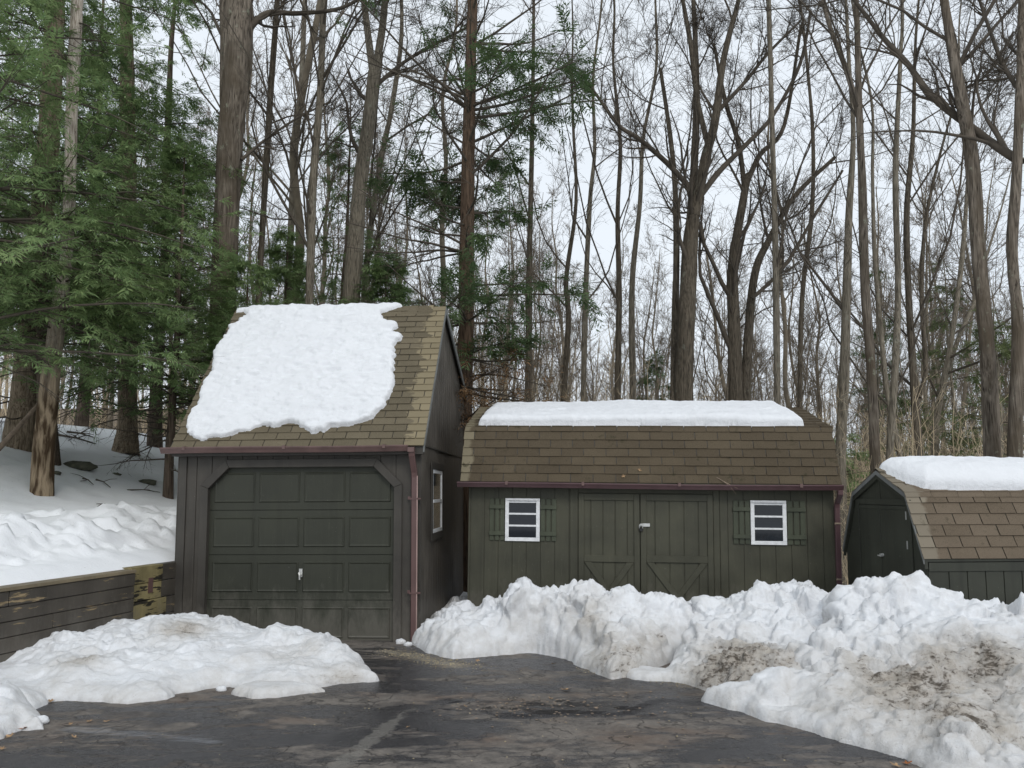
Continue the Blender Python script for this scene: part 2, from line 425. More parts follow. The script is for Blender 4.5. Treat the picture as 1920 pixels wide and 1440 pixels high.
# ------------------------------------------------------------------ terrain
WA = np.array([-4.53, 9.30]); WD = np.array([.252, .968]); WN = np.array([-.968, .252])   # retaining wall end, direction, left normal
def q_of(x, y): return (x-WA[0])*WN[0]+(y-WA[1])*WN[1]
QP = [-60, -5, -3.2, -1.2, 0, .5, 1.1, 1.7, 2.4, 3.4, 5.8, 9.5, 12, 20, 60]
ZP = [-.35, -.35, -.25, .25, .80, .98, 1.25, 1.40, 1.45, 1.67, 2.52, 3.40, 3.7, 4.1, 5.5]
def drive_z(x, y):
    return .1-.025*np.minimum(y, 10.4) - .65*sstep(3.2, 5.5, x)*sstep(6.8, 8.6, y)
def hill_z(x, y): return np.interp(q_of(x, y), QP, ZP)
def ground_z(x, y):
    x = np.asarray(x, float); y = np.asarray(y, float)
    q = q_of(x, y)
    low = drive_z(x, y)
    far = sstep(10.1, 10.35, y)
    z_near = np.where(q > .06, hill_z(x, y), low)
    hq = hill_z(x, y); z_far = np.where(q > -3.2, np.maximum(hq, low), low)
    z_far = z_far - .25*sstep(20, 40, y)*sstep(-4, 6, x)
    # distant rise
    z_far = z_far + sstep(50, 110, y)*7.5
    return z_near*(1-far)+z_far*far
def gz(x, y): return float(ground_z(np.array([x]), np.array([y]))[0])

def axis(stops):
    out = [stops[0][0]]
    for (a, st), (b, _) in zip(stops[:-1], stops[1:]):
        n = max(1, int(round((b-a)/st))); out += list(np.linspace(a, b, n+1)[1:])
    return np.array(out)
def grid_faces(nx, ny):
    i = np.arange((nx-1)*(ny-1)); a = (i // (nx-1))*nx + i % (nx-1)
    return np.stack([a, a+1, a+nx+1, a+nx], 1)
ux = axis([(-120, 6), (-40, 1.5), (-16, .4), (-9.5, .055), (-.5, .05), (-.10, .07), (-.03, .1), (.1, .3), (8, .6), (24, 2), (60, 8), (200, 0)])
yy = axis([(-6, 1), (4, .4), (6.6, .055), (10.1, .25), (10.35, .065), (17, .15), (26, .6), (45, 2), (130, 10), (300, 0)])
U, Y = np.meshgrid(ux, yy)
X = WA[0] + (Y-WA[1])*WD[0]/WD[1] + U
q = q_of(X, Y)
Z = ground_z(X, Y)
P3 = np.stack([X, Y, Z], -1)
left = sstep(.10, .35, q)*sstep(34, 20, Y)
lump = facets(P3*np.array([3,3,1.2]), 3)*.13+facets(P3*np.array([7,7,3]), 5)*.06+fbm(P3*2.0, 4, 2)*.12+fbm(P3*11, 3, 12)*.02
berm = sstep(.3, .8, q)*sstep(2.7, 1.9, q)*sstep(17, 12, Y)*sstep(2.0, 6.0, Y)
Z = Z + left*(berm*lump*1.0 + fbm(P3*.8, 4, 9)*.07*sstep(.3, 1.5, q) + fbm(P3*3, 3, 19)*.015)
Z = Z - (1-left)*.03
litter = sstep(25, 31, Y)*.9 + sstep(10.4, 12, Y)*sstep(.0, -1.5, q)*.30 + sstep(20, 30, Y)*.25
# tree wells of bare litter
V = np.stack([X, Y, Z], -1).reshape(-1, 3)
me = np_mesh('ground', V, grid_faces(len(ux), len(yy)), True); attr(me, 'litter', litter.ravel())
go = link_mesh('ground', me, M_GROUND); tag(go, kind='structure')

# driveway sheet
dx = axis([(-7.6, .07), (-4.9, .07), (8, .07), (8.001, 0)])[:-1]; dy = axis([(-2, .4), (4.2, .045), (10.05, 0)])
X, Y = np.meshgrid(dx, dy)
lim = WA[0] + (Y-WA[1])*WD[0]/WD[1] + .02
X = np.maximum(X, lim)
Z = drive_z(X, Y) - .026 + .0
P3 = np.stack([X, Y, Z*0], -1)
def seg_d(X, Y, a, b):
    ax, ay = a; ex, ey = b[0]-a[0], b[1]-a[1]; t = np.clip(((X-ax)*ex+(Y-ay)*ey)/(ex*ex+ey*ey), 0, 1)
    return np.hypot(X-ax-ex*t, Y-ay-ey*t)
def Gd(py): return 1.65/((py-920)/1440-.025)
def G(px, py):
    D = Gd(py); p = W(px, py, D); return (p.x, p.y)
br = np.exp(-(((X-G(1060,1305)[0])/1.0)**2+((Y-G(1060,1310)[1])/.38)**2))
Z = Z + .010*fbm(P3*1.3, 3, 4) + br*(fbm(P3*np.array([3,6,1]), 4, 31) < -.02)*(-.022)
Z = Z + .03
me = np_mesh('driveway', np.stack([X, Y, Z], -1).reshape(-1, 3), grid_faces(len(dx), len(dy)), True)
sd = seg_d(X, Y, G(600, 1440), G(790, 1300)) + .05*fbm(P3*3, 3, 8)
attr(me, 'seam', np.clip(1-sd/.16, 0, 1).ravel()*sstep(7.0, 6.2, Y).ravel())
attr(me, 'broken', br.ravel())
gr = np.exp(-seg_d(X, Y, G(740, 1215), G(860, 1240))**2/.05)+.9*np.exp(-seg_d(X, Y, G(1100, 1245), G(1330, 1275))**2/.05)
attr(me, 'grit', np.clip(gr, 0, 1).ravel())
attr(me, 'wash', np.exp(-seg_d(X, Y, G(130, 1350), G(400, 1372))**2/.02).ravel()*.9)
dr = link_mesh('driveway', me, M_ASPH); tag(dr, kind='structure')

# ------------------------------------------------------------------ snow piles
def pile(name, label, outline, ctrl, res=.0155, edge=.5, lump=1., dirt_spots=(), seed=1, group=None, round_=.62, power=2.6):
    P = np.array(outline); x0, y0 = P.min(0)-.06; x1, y1 = P.max(0)+.06
    xs = np.arange(x0, x1, res); ys = np.arange(y0, y1, res); X, Y = np.meshgrid(xs, ys)
    N2 = np.stack([X, Y, X*0], -1)
    sd = poly_sd(X, Y, outline) + .07*fbm(N2*2.4, 4, seed) + .03*fbm(N2*9, 2, seed+5)
    base = drive_z(X, Y)
    num = 0; den = 0
    for (px, py, D) in ctrl:
        p = W(px, py, D); h = p.z - float(drive_z(np.array(p.x), np.array(p.y)))
        w = 1/(((X-p.x)**2+(Y-p.y)**2)+.012)**(power/2); num = num+w*max(h, .03); den = den+w
    H = num/den
    e = np.clip(sd/edge, 0, 1); prof = (1-(1-e)**2)**round_
    h = np.where(sd > 0, H*prof, sd*.5)
    Z = base+h
    gy, gx = np.gradient(Z, res); nn = np.stack([-gx, -gy, np.ones_like(Z)], -1); nn /= np.linalg.norm(nn, axis=-1, keepdims=True)
    P3 = np.stack([X, Y, Z], -1)
    wp = P3 + .10*np.stack([fbm(P3*3.1, 3, 50), fbm(P3*3.1, 3, 60), fbm(P3*3.1, 3, 70)], -1)
    sel = sstep(-.25, .35, fbm(P3*1.5, 3, seed+3))
    chunk = facets(wp*3.0, seed)*.125+facets(wp*6.5, seed+11)*.060*(.4+.6*sel)+facets(wp*14, seed+23, 1.4)*.030*(.25+.75*sel)+facets(wp*27, seed+29, 1.4)*.013*(.3+.7*sel)
    smoothy = fbm(P3*1.6, 4, seed+2)*.13-np.abs(fbm(wp*4.2, 4, seed+8))*.07+fbm(P3*np.array([9, 9, 14]), 4, seed+31)*.022
    disp = (chunk+smoothy)*lump*np.clip(sd/.22, 0, 1)*np.clip(H/.35, .3, 1)
    V = P3 + nn*disp[..., None]
    V[..., 2] = np.where(sd < 0, base-.06+np.clip(sd, -.04, 0), V[..., 2])
    dirt = np.zeros_like(Z)
    for (px, py, D, r, a) in dirt_spots:
        p = W(px, py, D); dd = (V[...,0]-p.x)**2+((V[...,1]-p.y)*.8)**2+((V[...,2]-p.z)*1.3)**2
        dirt = dirt + a*np.exp(-dd/(r*r))
    dirt = dirt + .35*sstep(.35, .02, sd)+.12*np.maximum(fbm(P3*1.3, 3, seed+90), 0)*2
    nx, ny = len(xs), len(ys); Fq = grid_faces(nx, ny)
    keep = (sd.ravel()[Fq] > -.05).any(1); Fq = Fq[keep]
    used = np.unique(Fq); rm = np.full(nx*ny, -1); rm[used] = np.arange(len(used))
    me = np_mesh(name, V.reshape(-1, 3)[used], rm[Fq], True); attr(me, 'dirt', np.clip(1.05*(1-np.exp(-dirt*.95)), 0, 1.05).ravel()[used])
    o = link_mesh(name, me, M_DSNOW); tag(o, label, 'snow pile', group)
    return o
def fr(pts): return [G(*p) for p in pts]

def Q(px, D): p = W(px, 1000, D); return (p.x, p.y)
GRP = 'ploughed snow piles around the driveway'
pile('snow_pile', 'low melting snow heap lying between the timber wall and the garage door',
     fr([(-60,1322),(20,1318),(60,1318),(90,1303),(130,1302),(200,1306),(240,1309),(320,1300),(335,1291),(430,1276),(470,1284),(560,1282),(640,1272),(705,1266)])
     + [Q(700,8.0), Q(660,8.75), Q(560,9.3), Q(380,9.65), Q(270,9.6), Q(200,9.3), Q(120,8.65), Q(0,7.85), Q(-120,7.4)],
     [(10,1248,7.55),(60,1212,7.9),(120,1180,8.1),(190,1180,8.3),(250,1158,8.75),(340,1153,8.9),(420,1164,8.85),(520,1180,8.6),(600,1190,8.4),(640,1197,8.2),(680,1228,7.95),
      (130,1232,7.4),(250,1220,7.75),(350,1212,7.9),(450,1222,7.9),(560,1232,7.95),(200,1275,7.15),(330,1258,7.35),(60,1280,7.1),(480,1255,7.6),(600,1250,7.75)],
     edge=.42, lump=.48, seed=4, dirt_spots=[(150,1222,7.4,.20,1.5),(345,1172,8.5,.25,1.5),(560,1215,8.0,.3,.6),(480,1215,7.9,.25,.4),(640,1260,7.6,.3,.5)])
pile('snow_pile', 'small snow heap cut by the left edge of the photo on the driveway',
     fr([(-90,1392),(-20,1372),(0,1362),(40,1350),(82,1351),(78,1330),(55,1300),(30,1292),(-20,1280),(-120,1290)]),
     [(-60,1290,6.4),(0,1296,6.2),(-30,1330,6.0),(25,1320,6.1),(50,1330,6.0)], edge=.3, lump=.6, seed=9, res=.014,
     dirt_spots=[(30,1350,5.7,.2,.5)])
pile('snow_pile', 'steep white snow pile heaped in front of the middle shed doors',
     fr([(768,1202),(790,1213),(850,1227),(930,1222),(1010,1216),(1060,1228),(1110,1248),(1150,1263),(1195,1259),(1225,1246),(1275,1230)])
     + [Q(1330,8.7), Q(1340,9.6), Q(1100,10.0), Q(905,10.65), Q(895,12.2), Q(835,12.2), Q(812,10.8), Q(785,10.1), Q(772,9.75)],
     [(785,1180,9.45),(820,1158,9.7),(860,1130,11.2),(850,1150,9.9),(890,1138,9.9),(930,1118,9.75),(985,1090,9.35),(1020,1084,9.25),(1070,1100,9.2),(1130,1102,9.1),(1160,1094,9.1),(1190,1112,9.15),(1250,1126,9.3),(1300,1124,9.3),
      (880,1175,9.3),(1000,1130,8.95),(1100,1140,8.75),(1150,1160,8.5),(1210,1165,8.6),(930,1185,9.0),(1030,1185,8.7),(1150,1215,8.15),(1260,1190,8.6),(1090,1205,8.45)],
     edge=.42, lump=1.0, seed=14, dirt_spots=[(1095,1165,8.45,.25,1.1),(1110,1130,8.7,.22,.9),(1130,1220,8.05,.35,.8),(1240,1190,8.4,.25,.8),(1055,1130,8.8,.2,.6),(1190,1235,8.0,.3,.6)])
pile('snow_pile', 'dirty snow pile between the white pile at the doors and the tallest pile',
     fr([(1268,1225),(1262,1243),(1232,1262),(1290,1274),(1340,1292),(1400,1306),(1450,1310)]) + [Q(1560,7.0), Q(1640,8.0), Q(1640,9.2), Q(1600,9.9), Q(1300,9.9), Q(1250,9.2), Q(1262,8.7)],
     [(1290,1128,9.2),(1330,1124,9.2),(1390,1111,9),(1440,1106,8.9),(1500,1099,8.8),(1560,1105,8.6),(1600,1100,8.5),(1300,1165,8.35),(1400,1165,8.2),(1500,1140,8.3),(1330,1215,7.8),(1420,1225,7.45),(1500,1190,7.7),(1290,1235,7.85),(1270,1245,7.8)],
     edge=.42, lump=.9, seed=25, dirt_spots=[(1370,1235,7.35,.36,1.8),(1430,1222,7.3,.3,1.5),(1340,1195,7.7,.3,.8),(1400,1195,7.6,.25,.9),(1330,1262,7.3,.3,1.1)])
pile('snow_pile', 'tallest dirt-stained snow pile at the right front of the small barn shed',
     fr([(1318,1303),(1370,1318),(1430,1337),(1500,1354),(1560,1372),(1640,1390),(1700,1404),(1750,1428),(1800,1446),(1960,1480),(2250,1480)])
     + [Q(2400,5.6), Q(2400,7.4), Q(2000,8.0), Q(1760,8.15), Q(1700,8.45), Q(1590,9.0), Q(1540,8.3), Q(1470,7.6), Q(1400,7.05)],
     [(1600,1098,8.2),(1625,1082,8.0),(1660,1075,7.8),(1700,1066,7.7),(1750,1079,7.6),(1800,1100,7.5),(1860,1124,7.4),(1920,1132,7.3),(2050,1160,7.1),(2200,1200,7),
      (1500,1175,7.5),(1600,1165,7.35),(1700,1145,7.2),(1800,1165,7.0),(1900,1185,6.8),(1430,1265,6.9),(1480,1240,6.95),(1560,1250,6.6),(1640,1240,6.6),(1700,1250,6.45),(1850,1255,6.2),(1700,1330,5.85),(1850,1350,5.5),(2000,1320,5.7),(1580,1320,6.1),(1800,1290,5.95),(1960,1400,5.1),(1500,1310,6.4)],
     edge=.5, lump=.95, seed=37, res=.0165, dirt_spots=[(1810,1240,6.3,.30,1.2),(1890,1230,6.3,.35,1.2),(1680,1300,6.2,.28,1.2),(1640,1260,6.4,.25,.7),(1600,1230,6.7,.22,.6),(1900,1330,5.6,.5,.8),(1780,1370,5.5,.35,.9),(1740,1280,6.1,.4,.55),(1850,1380,5.3,.3,.8),(1560,1330,6.1,.3,.35),(1500,1290,6.6,.25,.5),(1740,1230,6.6,.25,.6),(1620,1330,6.0,.3,.6),(1480,1225,7.1,.25,.35)])
# clods rolled off the piles
rng = np.random.default_rng(5)
def clod(px, py, r, label, D=None, lift=0):
    x, y = G(px, py) if D is None else Q(px, D)
    n = 9; th = np.linspace(0, PI, n); ph = np.linspace(0, 2*PI, 14, endpoint=False)
    T, Ph = np.meshgrid(th, ph, indexing='ij'); d = np.stack([np.sin(T)*np.cos(Ph), np.sin(T)*np.sin(Ph), np.cos(T)], -1)
    s = int(px); rr = r*(1+.35*fbm(d*1.7+s, 3, s))
    V = d*rr[..., None]*np.array([1.2, 1, .8]); k = 14
    i = np.arange((n-1)*k); a = i//k; b = i % k
    Fq = np.stack([a*k+b, (a+1)*k+b, (a+1)*k+(b+1) % k, a*k+(b+1) % k], 1)
    me = np_mesh('snow_clod', V.reshape(-1, 3), Fq, True); attr(me, 'dirt', np.zeros(len(V.reshape(-1,3))))
    o = link_mesh('snow_clod', me, M_DSNOW); o.location = (x, y, float(drive_z(np.array(x), np.array(y)))+r*.35+lift)
    return tag(o, label, 'snow clod')
clod(452, 1290, .05, 'small snow clod on the asphalt in front of the low left heap')
clod(415, 1283, .04, 'smallest snow clod beside the front edge of the low left heap')
clod(752, 1199, .055, 'snow clod at the foot of the right door trim of the garage')
clod(765, 1203, .045, 'snow clod just left of the white pile by the downspout')
clod(76, 1340, .05, 'snow clod at the tip of the small left edge heap')
# ice sheets
def flat_snow(label, pts, th, seed):
    o = pile('snow_patch', label, fr(pts), [(pts[0][0], pts[0][1]-th, Gd(pts[0][1]))], res=.014, edge=.12, lump=.25, seed=seed, dirt_spots=[(pts[0][0], pts[0][1], Gd(pts[0][1]), 1.5, .25)])
    o['category'] = 'snow patch'; return o
flat_snow('thin icy snow patch reaching from the dirty pile onto the asphalt', [(1110,1243),(1180,1262),(1260,1268),(1330,1280),(1330,1262),(1200,1248)], 5, 61)
flat_snow('thin slushy snow patch at the bottom right below the tallest pile', [(1700,1390),(1760,1400),(1900,1420),(1960,1470),(1800,1452),(1730,1418)], 6, 62)
flat_snow('thin melting snow patch in front of the right half of the low left heap', [(432,1290),(470,1299),(520,1296),(560,1290),(610,1285),(560,1276),(470,1276)], 5, 63)
flat_snow('narrow white snow patch under the front of the tallest pile', [(1575,1374),(1640,1382),(1655,1388),(1610,1384)], 5, 64)

# ------------------------------------------------------------------ buildings
def frame(root):
    M = Matrix.LocRotScale(root.location, root.rotation_euler, None); Mi = M.inverted()
    c = Mi @ CAM; R = Mi.to_3x3()
    def on(px, py, ax=1, val=0.0):
        d = R @ ray(px, py); t = (val-c[ax])/d[ax]; return c+d*t
    return M, on

def siding(mb, axis_, plane, out, a0, a1, lo, hi, pitch=.203, gap=.012, th=.010, phase=0.):
    """vertical planks; axis_ 'x' front wall (plane = y), 'y' side wall (plane = x). out = +-1 outward; lo, hi: functions"""
    ks = set([a0, a1])
    t = a0+phase
    edges = []
    while t < a1: 
        if t > a0: edges.append(t)
        t += pitch
    bounds = [a0]+edges+[a1]
    for s, e in zip(bounds[:-1], bounds[1:]):
        s2 = s+(gap/2 if s > a0 else 0); e2 = e-(gap/2 if e < a1 else 0)
        if e2-s2 < .01: continue
        cuts = [s2]+[k for k in BREAKS if s2+1e-4 < k < e2-1e-4]+[e2]
        for u, v in zip(cuts[:-1], cuts[1:]):
            l0, l1, h0, h1 = lo(u+1e-6), lo(v-1e-6), hi(u+1e-6), hi(v-1e-6)
            if h0-l0 < .004 and h1-l1 < .004: continue
            if axis_ == 'x': poly = [(u, plane, l0), (v, plane, l1), (v, plane, h1), (u, plane, h0)]; ext = (0, out*th, 0)
            else: poly = [(plane, u, l0), (plane, v, l1), (plane, v, h1), (plane, u, h0)]; ext = (out*th, 0, 0)
            mb.prism(poly, ext)
BREAKS = []

def shingles(mb, x0, x1, pl, ph, exposure=.127, tab=.305, th=.015, seed=0, xj=.0):
    """pl, ph: (y,z) low and high line"""
    rg = random.Random(seed)
    pl = Vector((0, pl[0], pl[1])); ph = Vector((0, ph[0], ph[1]))
    d = (ph-pl); L = d.length; d.normalize(); n = Vector((1,0,0)).cross(d)
    if n.z < 0: n = -n
    nc = int(math.ceil(L/exposure))
    for i in range(nc):
        s0 = i*exposure; s1 = min(L, s0+exposure+.03)
        off = (tab/2 if i % 2 else 0)+rg.uniform(-.02, .02)
        x = x0-off
        while x < x1:
            a = max(x, x0); b = min(x+tab-.012, x1)
            if b-a > .02:
                ja = rg.uniform(-.002, .002); lift = th+rg.uniform(-.002, .006)
                lo0 = pl+d*(s0+ja); hi_ = pl+d*s1
                v = [lo0+Vector((a,0,0))+n*lift, lo0+Vector((b,0,0))+n*(lift+rg.uniform(-.001,.001)), hi_+Vector((b,0,0))+n*.002, hi_+Vector((a,0,0))+n*.002]
                w = [lo0+Vector((a,0,0)), lo0+Vector((b,0,0))]
                mb.add(v+w, [(0,1,2,3), (4,5,1,0), (4,0,3), (5,2,1)])
            x += tab

# ---------- garage
gl = W(330, 1160, 10.11)
garage = empty('garage', (gl.x, gl.y, -.185), (0, -.0065, -math.radians(3.8)))
tag(garage, 'dark brown single garage with a steep shingled roof half covered in snow', 'garage')
GM, gon = frame(garage)
GW = gon(787, 1180).x; GH = 2.50; GD = 7.2; RY, RZ = 1.67, gon(640, 579, 1, 1.67).z
zf = lambda py, px=560: gon(px, py).z
dl, drr = gon(386, 1100).x, gon(738, 1100).x; dtop = gon(560, 876).z; ch = .27
# walls
w = MB()
w.box(0, dl-.002, .0, .09, -.3, GH); w.box(drr+.002, GW, .0, .09, -.3, GH)
w.prism([(dl-.002,0,dtop+.001),(drr+.002,0,dtop+.001),(drr+.002,0,GH),(dl-.002,0,GH)], (0,.09,0))
w.prism([(dl-.002,0,dtop-ch),(dl+ch,0,dtop+.001),(dl-.002,0,dtop+.001)], (0,.088,0)); w.prism([(drr+.002,0,dtop-ch),(drr+.002,0,dtop+.001),(drr-ch,0,dtop+.001)], (0,.088,0))
w.box(0, .09, .09, GD, -.3, GH-.2); w.box(.092, GW-.092, GD-.09, GD, -.3, GH-.2)
BREAKS[:] = [dl, dl+ch, drr-ch, drr]
def dlo(x):
    if x < dl or x > drr: return -.3
    if x < dl+ch: return dtop-ch+(x-dl)
    if x > drr-ch: return dtop-ch+(drr-x)
    return dtop
siding(w, 'x', 0, -1, .09, GW-.02, dlo, lambda x: GH-.12, phase=.13)
BREAKS[:] = []
w.build('wall', M_GAR, garage)
# right gable wall (side)
w = MB()
def rtop(y):
    if y <= RY: return GH-.02+(RZ-.06-GH)*(y)/RY
    return RZ-.06-(RZ-.06-GH)*(y-RY)/(GD-RY)
w.prism([(GW-.09,.092,-.3),(GW-.09,GD,-.3),(GW-.09,GD,rtop(GD)-.03),(GW-.09,RY,RZ-.09),(GW-.09,.092,rtop(.09)-.03)], (.088,0,0))
BREAKS[:] = [RY]
siding(w, 'y', GW-.002, 1, 0, GD, lambda y: -.3, lambda y: GH-.012, gap=.005, pitch=.203, th=.008)
siding(w, 'y', GW-.002, 1, 0.0, GD, lambda y: GH+.012, rtop, th=.014, gap=.010)
BREAKS[:] = []
w.build('side_wall', M_GARSIDE, garage)
w = MB(); w.prism([(.002,.092,-.3),(.002,GD,-.3),(.002,GD,rtop(GD)-.03),(.002,RY,RZ-.09),(.002,.092,rtop(.09)-.03)], (-.012,0,0)); w.build('side_wall', M_GAR, garage)
w = MB(); w.box(GW+.004, GW+.024, .02, GD, GH-.010, GH+.010); w.build('wall_flashing', M_TRIM, garage)
# trims
t = MB()
t.box(-.015, .085, -.028, -.0105, -.3, GH-.1); t.box(-.032, -.0155, -.028, .08, -.3, GH-.1)
t.build('corner_board', M_TRIM, garage, bevel=.003)
t = MB(); t.box(GW-.10, GW+.012, -.028, -.0105, -.3, GH-.1); t.build('corner_board', M_TRIM, garage, bevel=.003)
t = MB(); tw = .105; yo = -.034
def tb(poly): t.prism([(x, -.0105, z) for x, z in poly], (0, yo+.0105, 0))
c2 = ch+tw*.42
tb([(dl-tw,-.3),(dl,-.3),(dl,dtop-ch),(dl-tw,dtop-c2+tw)] if False else [(dl-tw,-.3),(dl,-.3),(dl,dtop-ch),(dl-tw,dtop-ch+.043)])
tb([(drr,-.3),(drr+tw,-.3),(drr+tw,dtop-ch+.043),(drr,dtop-ch)])
tb([(dl-tw,dtop-ch+.045),(dl,dtop-ch+.002),(dl+ch-.002,dtop),(dl+ch-.045,dtop+tw)])
tb([(drr,dtop-ch+.002),(drr+tw,dtop-ch+.045),(drr-ch+.045,dtop+tw),(drr-ch+.002,dtop)])
tb([(dl+ch,dtop),(drr-ch,dtop),(drr-ch+.043,dtop+tw),(dl+ch-.043,dtop+tw)])
t.build('door_trim', M_TRIM, garage, bevel=.004)
# door
d = MB(); y0 = .062
d.box(dl-.03, drr+.03, y0, y0+.04, -.05, dtop+.03)
rows = 4; rh = (dtop+.05+.02)/rows; cw = (drr-dl)/4
for r in range(rows):
    z0 = -.05+r*rh
    d.box(dl-.028, drr+.028, y0-.012, y0-.0005, z0+.004, z0+rh-.004)
    for c in range(4):
        a = dl+.055+c*(drr-dl-.055)/4; b = a+(drr-dl-.055)/4-.055; u = z0+.10; v_ = z0+rh-.085
        yf = y0-.0122; hsh = .014
        # raised panel with sloped bevel around a sunken groove
        d.add([(a,yf,u),(b,yf,u),(b,yf,v_),(a,yf,v_),(a+.012,yf-hsh,u+.012),(b-.012,yf-hsh,u+.012),(b-.012,yf-hsh,v_-.012),(a+.012,yf-hsh,v_-.012),
               (a+.03,yf-.003,u+.03),(b-.03,yf-.003,u+.03),(b-.03,yf-.003,v_-.03),(a+.03,yf-.003,v_-.03)],
              [(0,1,5,4),(1,2,6,5),(2,3,7,6),(3,0,4,7),(4,5,9,8),(5,6,10,9),(6,7,11,10),(7,4,8,11),(8,9,10,11)])
door = d.build('garage_door', M_DOOR, garage, bevel=.0025)
d = MB(); hx, hz = gon(562, 1078).x, gon(562, 1078).z; yf = y0-.03
d.tube([(hx,yf+.01,hz+.0),(hx,yf-.035,hz)], .016, 10)
d.box(hx-.022, hx+.022, yf-.001, yf+.006, hz-.03, hz+.075)
d.tube([(hx-.01,yf-.04,hz+.03),(hx,yf-.045,hz),(hx+.004,yf-.045,hz-.06)], .012, 8)
d.build('handle', M_STEEL, door, smooth=False)
# window in side wall
s1 = gon(808, 880, 0, GW); s2 = gon(826, 998, 0, GW); wy0, wy1 = s1.y, s2.y; wz1 = s1.z; wz0 = gon(808, 1000, 0, GW).z
win = MB(); xo = GW+.012
tt = .10
win.box(xo, xo+.022, wy0-tt, wy1+tt, wz1, wz1+tt); win.box(xo, xo+.022, wy0-tt, wy1+tt, wz0-tt, wz0)
win.box(xo, xo+.020, wy0-tt, wy0, wz0+.001, wz1-.001); win.box(xo, xo+.020, wy1, wy1+tt, wz0+.001, wz1-.001)
wo = win.build('window', M_TRIM, garage, bevel=.003)
fm = MB(); fx0, fx1 = xo-.002, xo+.014; fw = .05; zm = (wz0+wz1)/2
fm.box(fx0, fx1, wy0, wy1, wz1-fw, wz1-.001); fm.box(fx0, fx1, wy0, wy1, wz0+.001, wz0+fw)
fm.box(fx0, fx1+.001, wy0, wy0+fw, wz0+fw, wz1-fw); fm.box(fx0, fx1+.001, wy1-fw-.02, wy1, wz0+fw, wz1-fw)
fm.box(fx0, fx1+.004, wy0+fw, wy1-fw-.02, zm-.022, zm+.022)
fm.build('window_frame', M_WHITE, wo)
pm = MB(); pm.box(xo-.006, xo+.003, wy0+.01, wy1-.01, wz0+.01, zm); pm.build('pane', M_GLASS2, wo)
pm = MB(); pm.box(xo-.006, xo+.003, wy0+.01, wy1-.01, zm+.001, wz1-.01); pm.build('pane', M_GLASS2, wo)
# roof
ov = .06
deck = MB()
ey, ez = -.16, GH-.0; 
def off(p, q_, t):   # shift a (y,z) pair down-normal
    d = Vector((q_[0]-p[0], q_[1]-p[1])).normalized(); n = Vector((-d.y, d.x)); 
    if n.y < 0: n = -n
    return n*t
sl = (RZ-ez)/(RY-ey)
deck.prism([(-ov,ey,ez-.03),(-ov,RY,RZ-.035),(-ov,RY,RZ-.004),(-ov,ey,ez-.002)], (GW+2*ov,0,0))
deck.prism([(-ov,RY+.001,RZ-.035),(-ov,GD+.2,GH-.12),(-ov,GD+.2,GH-.09),(-ov,RY+.001,RZ-.004)], (GW+2*ov,0,0))
rf = deck.build('roof', M_TRIM, garage)
sh = MB(); shingles(sh, -ov-.01, GW+ov+.01, (ey-.02, ez-.02*sl), (RY, RZ), seed=3); shingles(sh, -ov-.01, GW+ov+.01, (GD+.22, GH-.10), (RY, RZ), seed=4)
for i in range(int((GW+.1)/.24)):
    x = -ov+i*.24; sh.add([(x,RY-.13,RZ-.13*sl+.02),(x+.235,RY-.13,RZ-.13*sl+.024),(x+.235,RY,RZ+.026),(x,RY,RZ+.02),(x,RY+.13,RZ-.02),(x+.235,RY+.13,RZ-.016)], [(0,1,2,3),(3,2,5,4)])
sh.build('shingles', M_SH1, rf)
rk = MB()
for xs in (GW+ov-.001,):
    rk.prism([(xs,ey,ez-.10),(xs,RY,RZ-.115),(xs,RY,RZ-.006),(xs,ey,ez-.004)], (.018,0,0))
    rk.prism([(xs,RY+.001,RZ-.115),(xs,GD+.2,GH-.20),(xs,GD+.2,GH-.092),(xs,RY+.001,RZ-.006)], (.018,0,0))
rk.build('rake_board', M_RAKE, garage)
rk = MB(); rk.prism([(-ov-.017,ey,ez-.10),(-ov-.017,RY,RZ-.115),(-ov-.017,RY,RZ-.006),(-ov-.017,ey,ez-.004)], (.016,0,0)); rk.build('rake_board', M_TRIM, garage)
fs = MB(); fs.box(-ov, GW+ov-.002, -.130, -.012, GH-.125, GH-.10); fs.box(-ov, GW+ov-.002, -.15, -.131, GH-.125, GH+.02); fs.build('fascia', M_TRIM, garage)
def gutter(parent, x0, x1, y, z, mat, hangers, sz=.09, sag=0.):
    gb = MB(); w_ = .105
    prof = [(0, 0), (0, -sz), (-.065, -sz), (-.085, -sz*.55), (-w_, -.012), (-w_, 0), (-w_+.012, .003), (-w_+.012, -.010), (-.08, -sz*.5), (-.06, -sz+.006), (-.006, -sz+.006), (-.006, 0)]
    n = len(prof); K = 9; vs = []
    for k in range(K):
        f = k/(K-1); x = x0+(x1-x0)*f; dz = -sag*math.sin(PI*f)+.004*math.sin(7*f+x0)
        vs += [(x, y+p, z+qz+dz) for p, qz in prof]
    fs_ = []
    for k in range(K-1):
        for i in range(n):
            j = (i+1) % n; fs_.append((k*n+i, (k+1)*n+i, (k+1)*n+j, k*n+j))
    fs_.append(tuple(range(n))); fs_.append(tuple((K-1)*n+i for i in reversed(range(n))))
    gb.add(vs, fs_)
    o = gb.build('gutter', mat, parent)
    for hx_ in hangers:
        h = MB(); h.box(hx_-.018, hx_+.018, y-w_-.005, y+.002, z+.004, z+.012); h.box(hx_-.018, hx_+.018, y-w_-.006, y-w_-.001, z-.035, z+.0035)
        h.build('gutter_bracket', M_GUT2, o)
    return o
gx = lambda px: gon(px, 838).x
gutter(garage, gx(318), gx(772), -.152, GH-.015, M_GUT2, [gx(362), gx(545), gx(728)], .075)
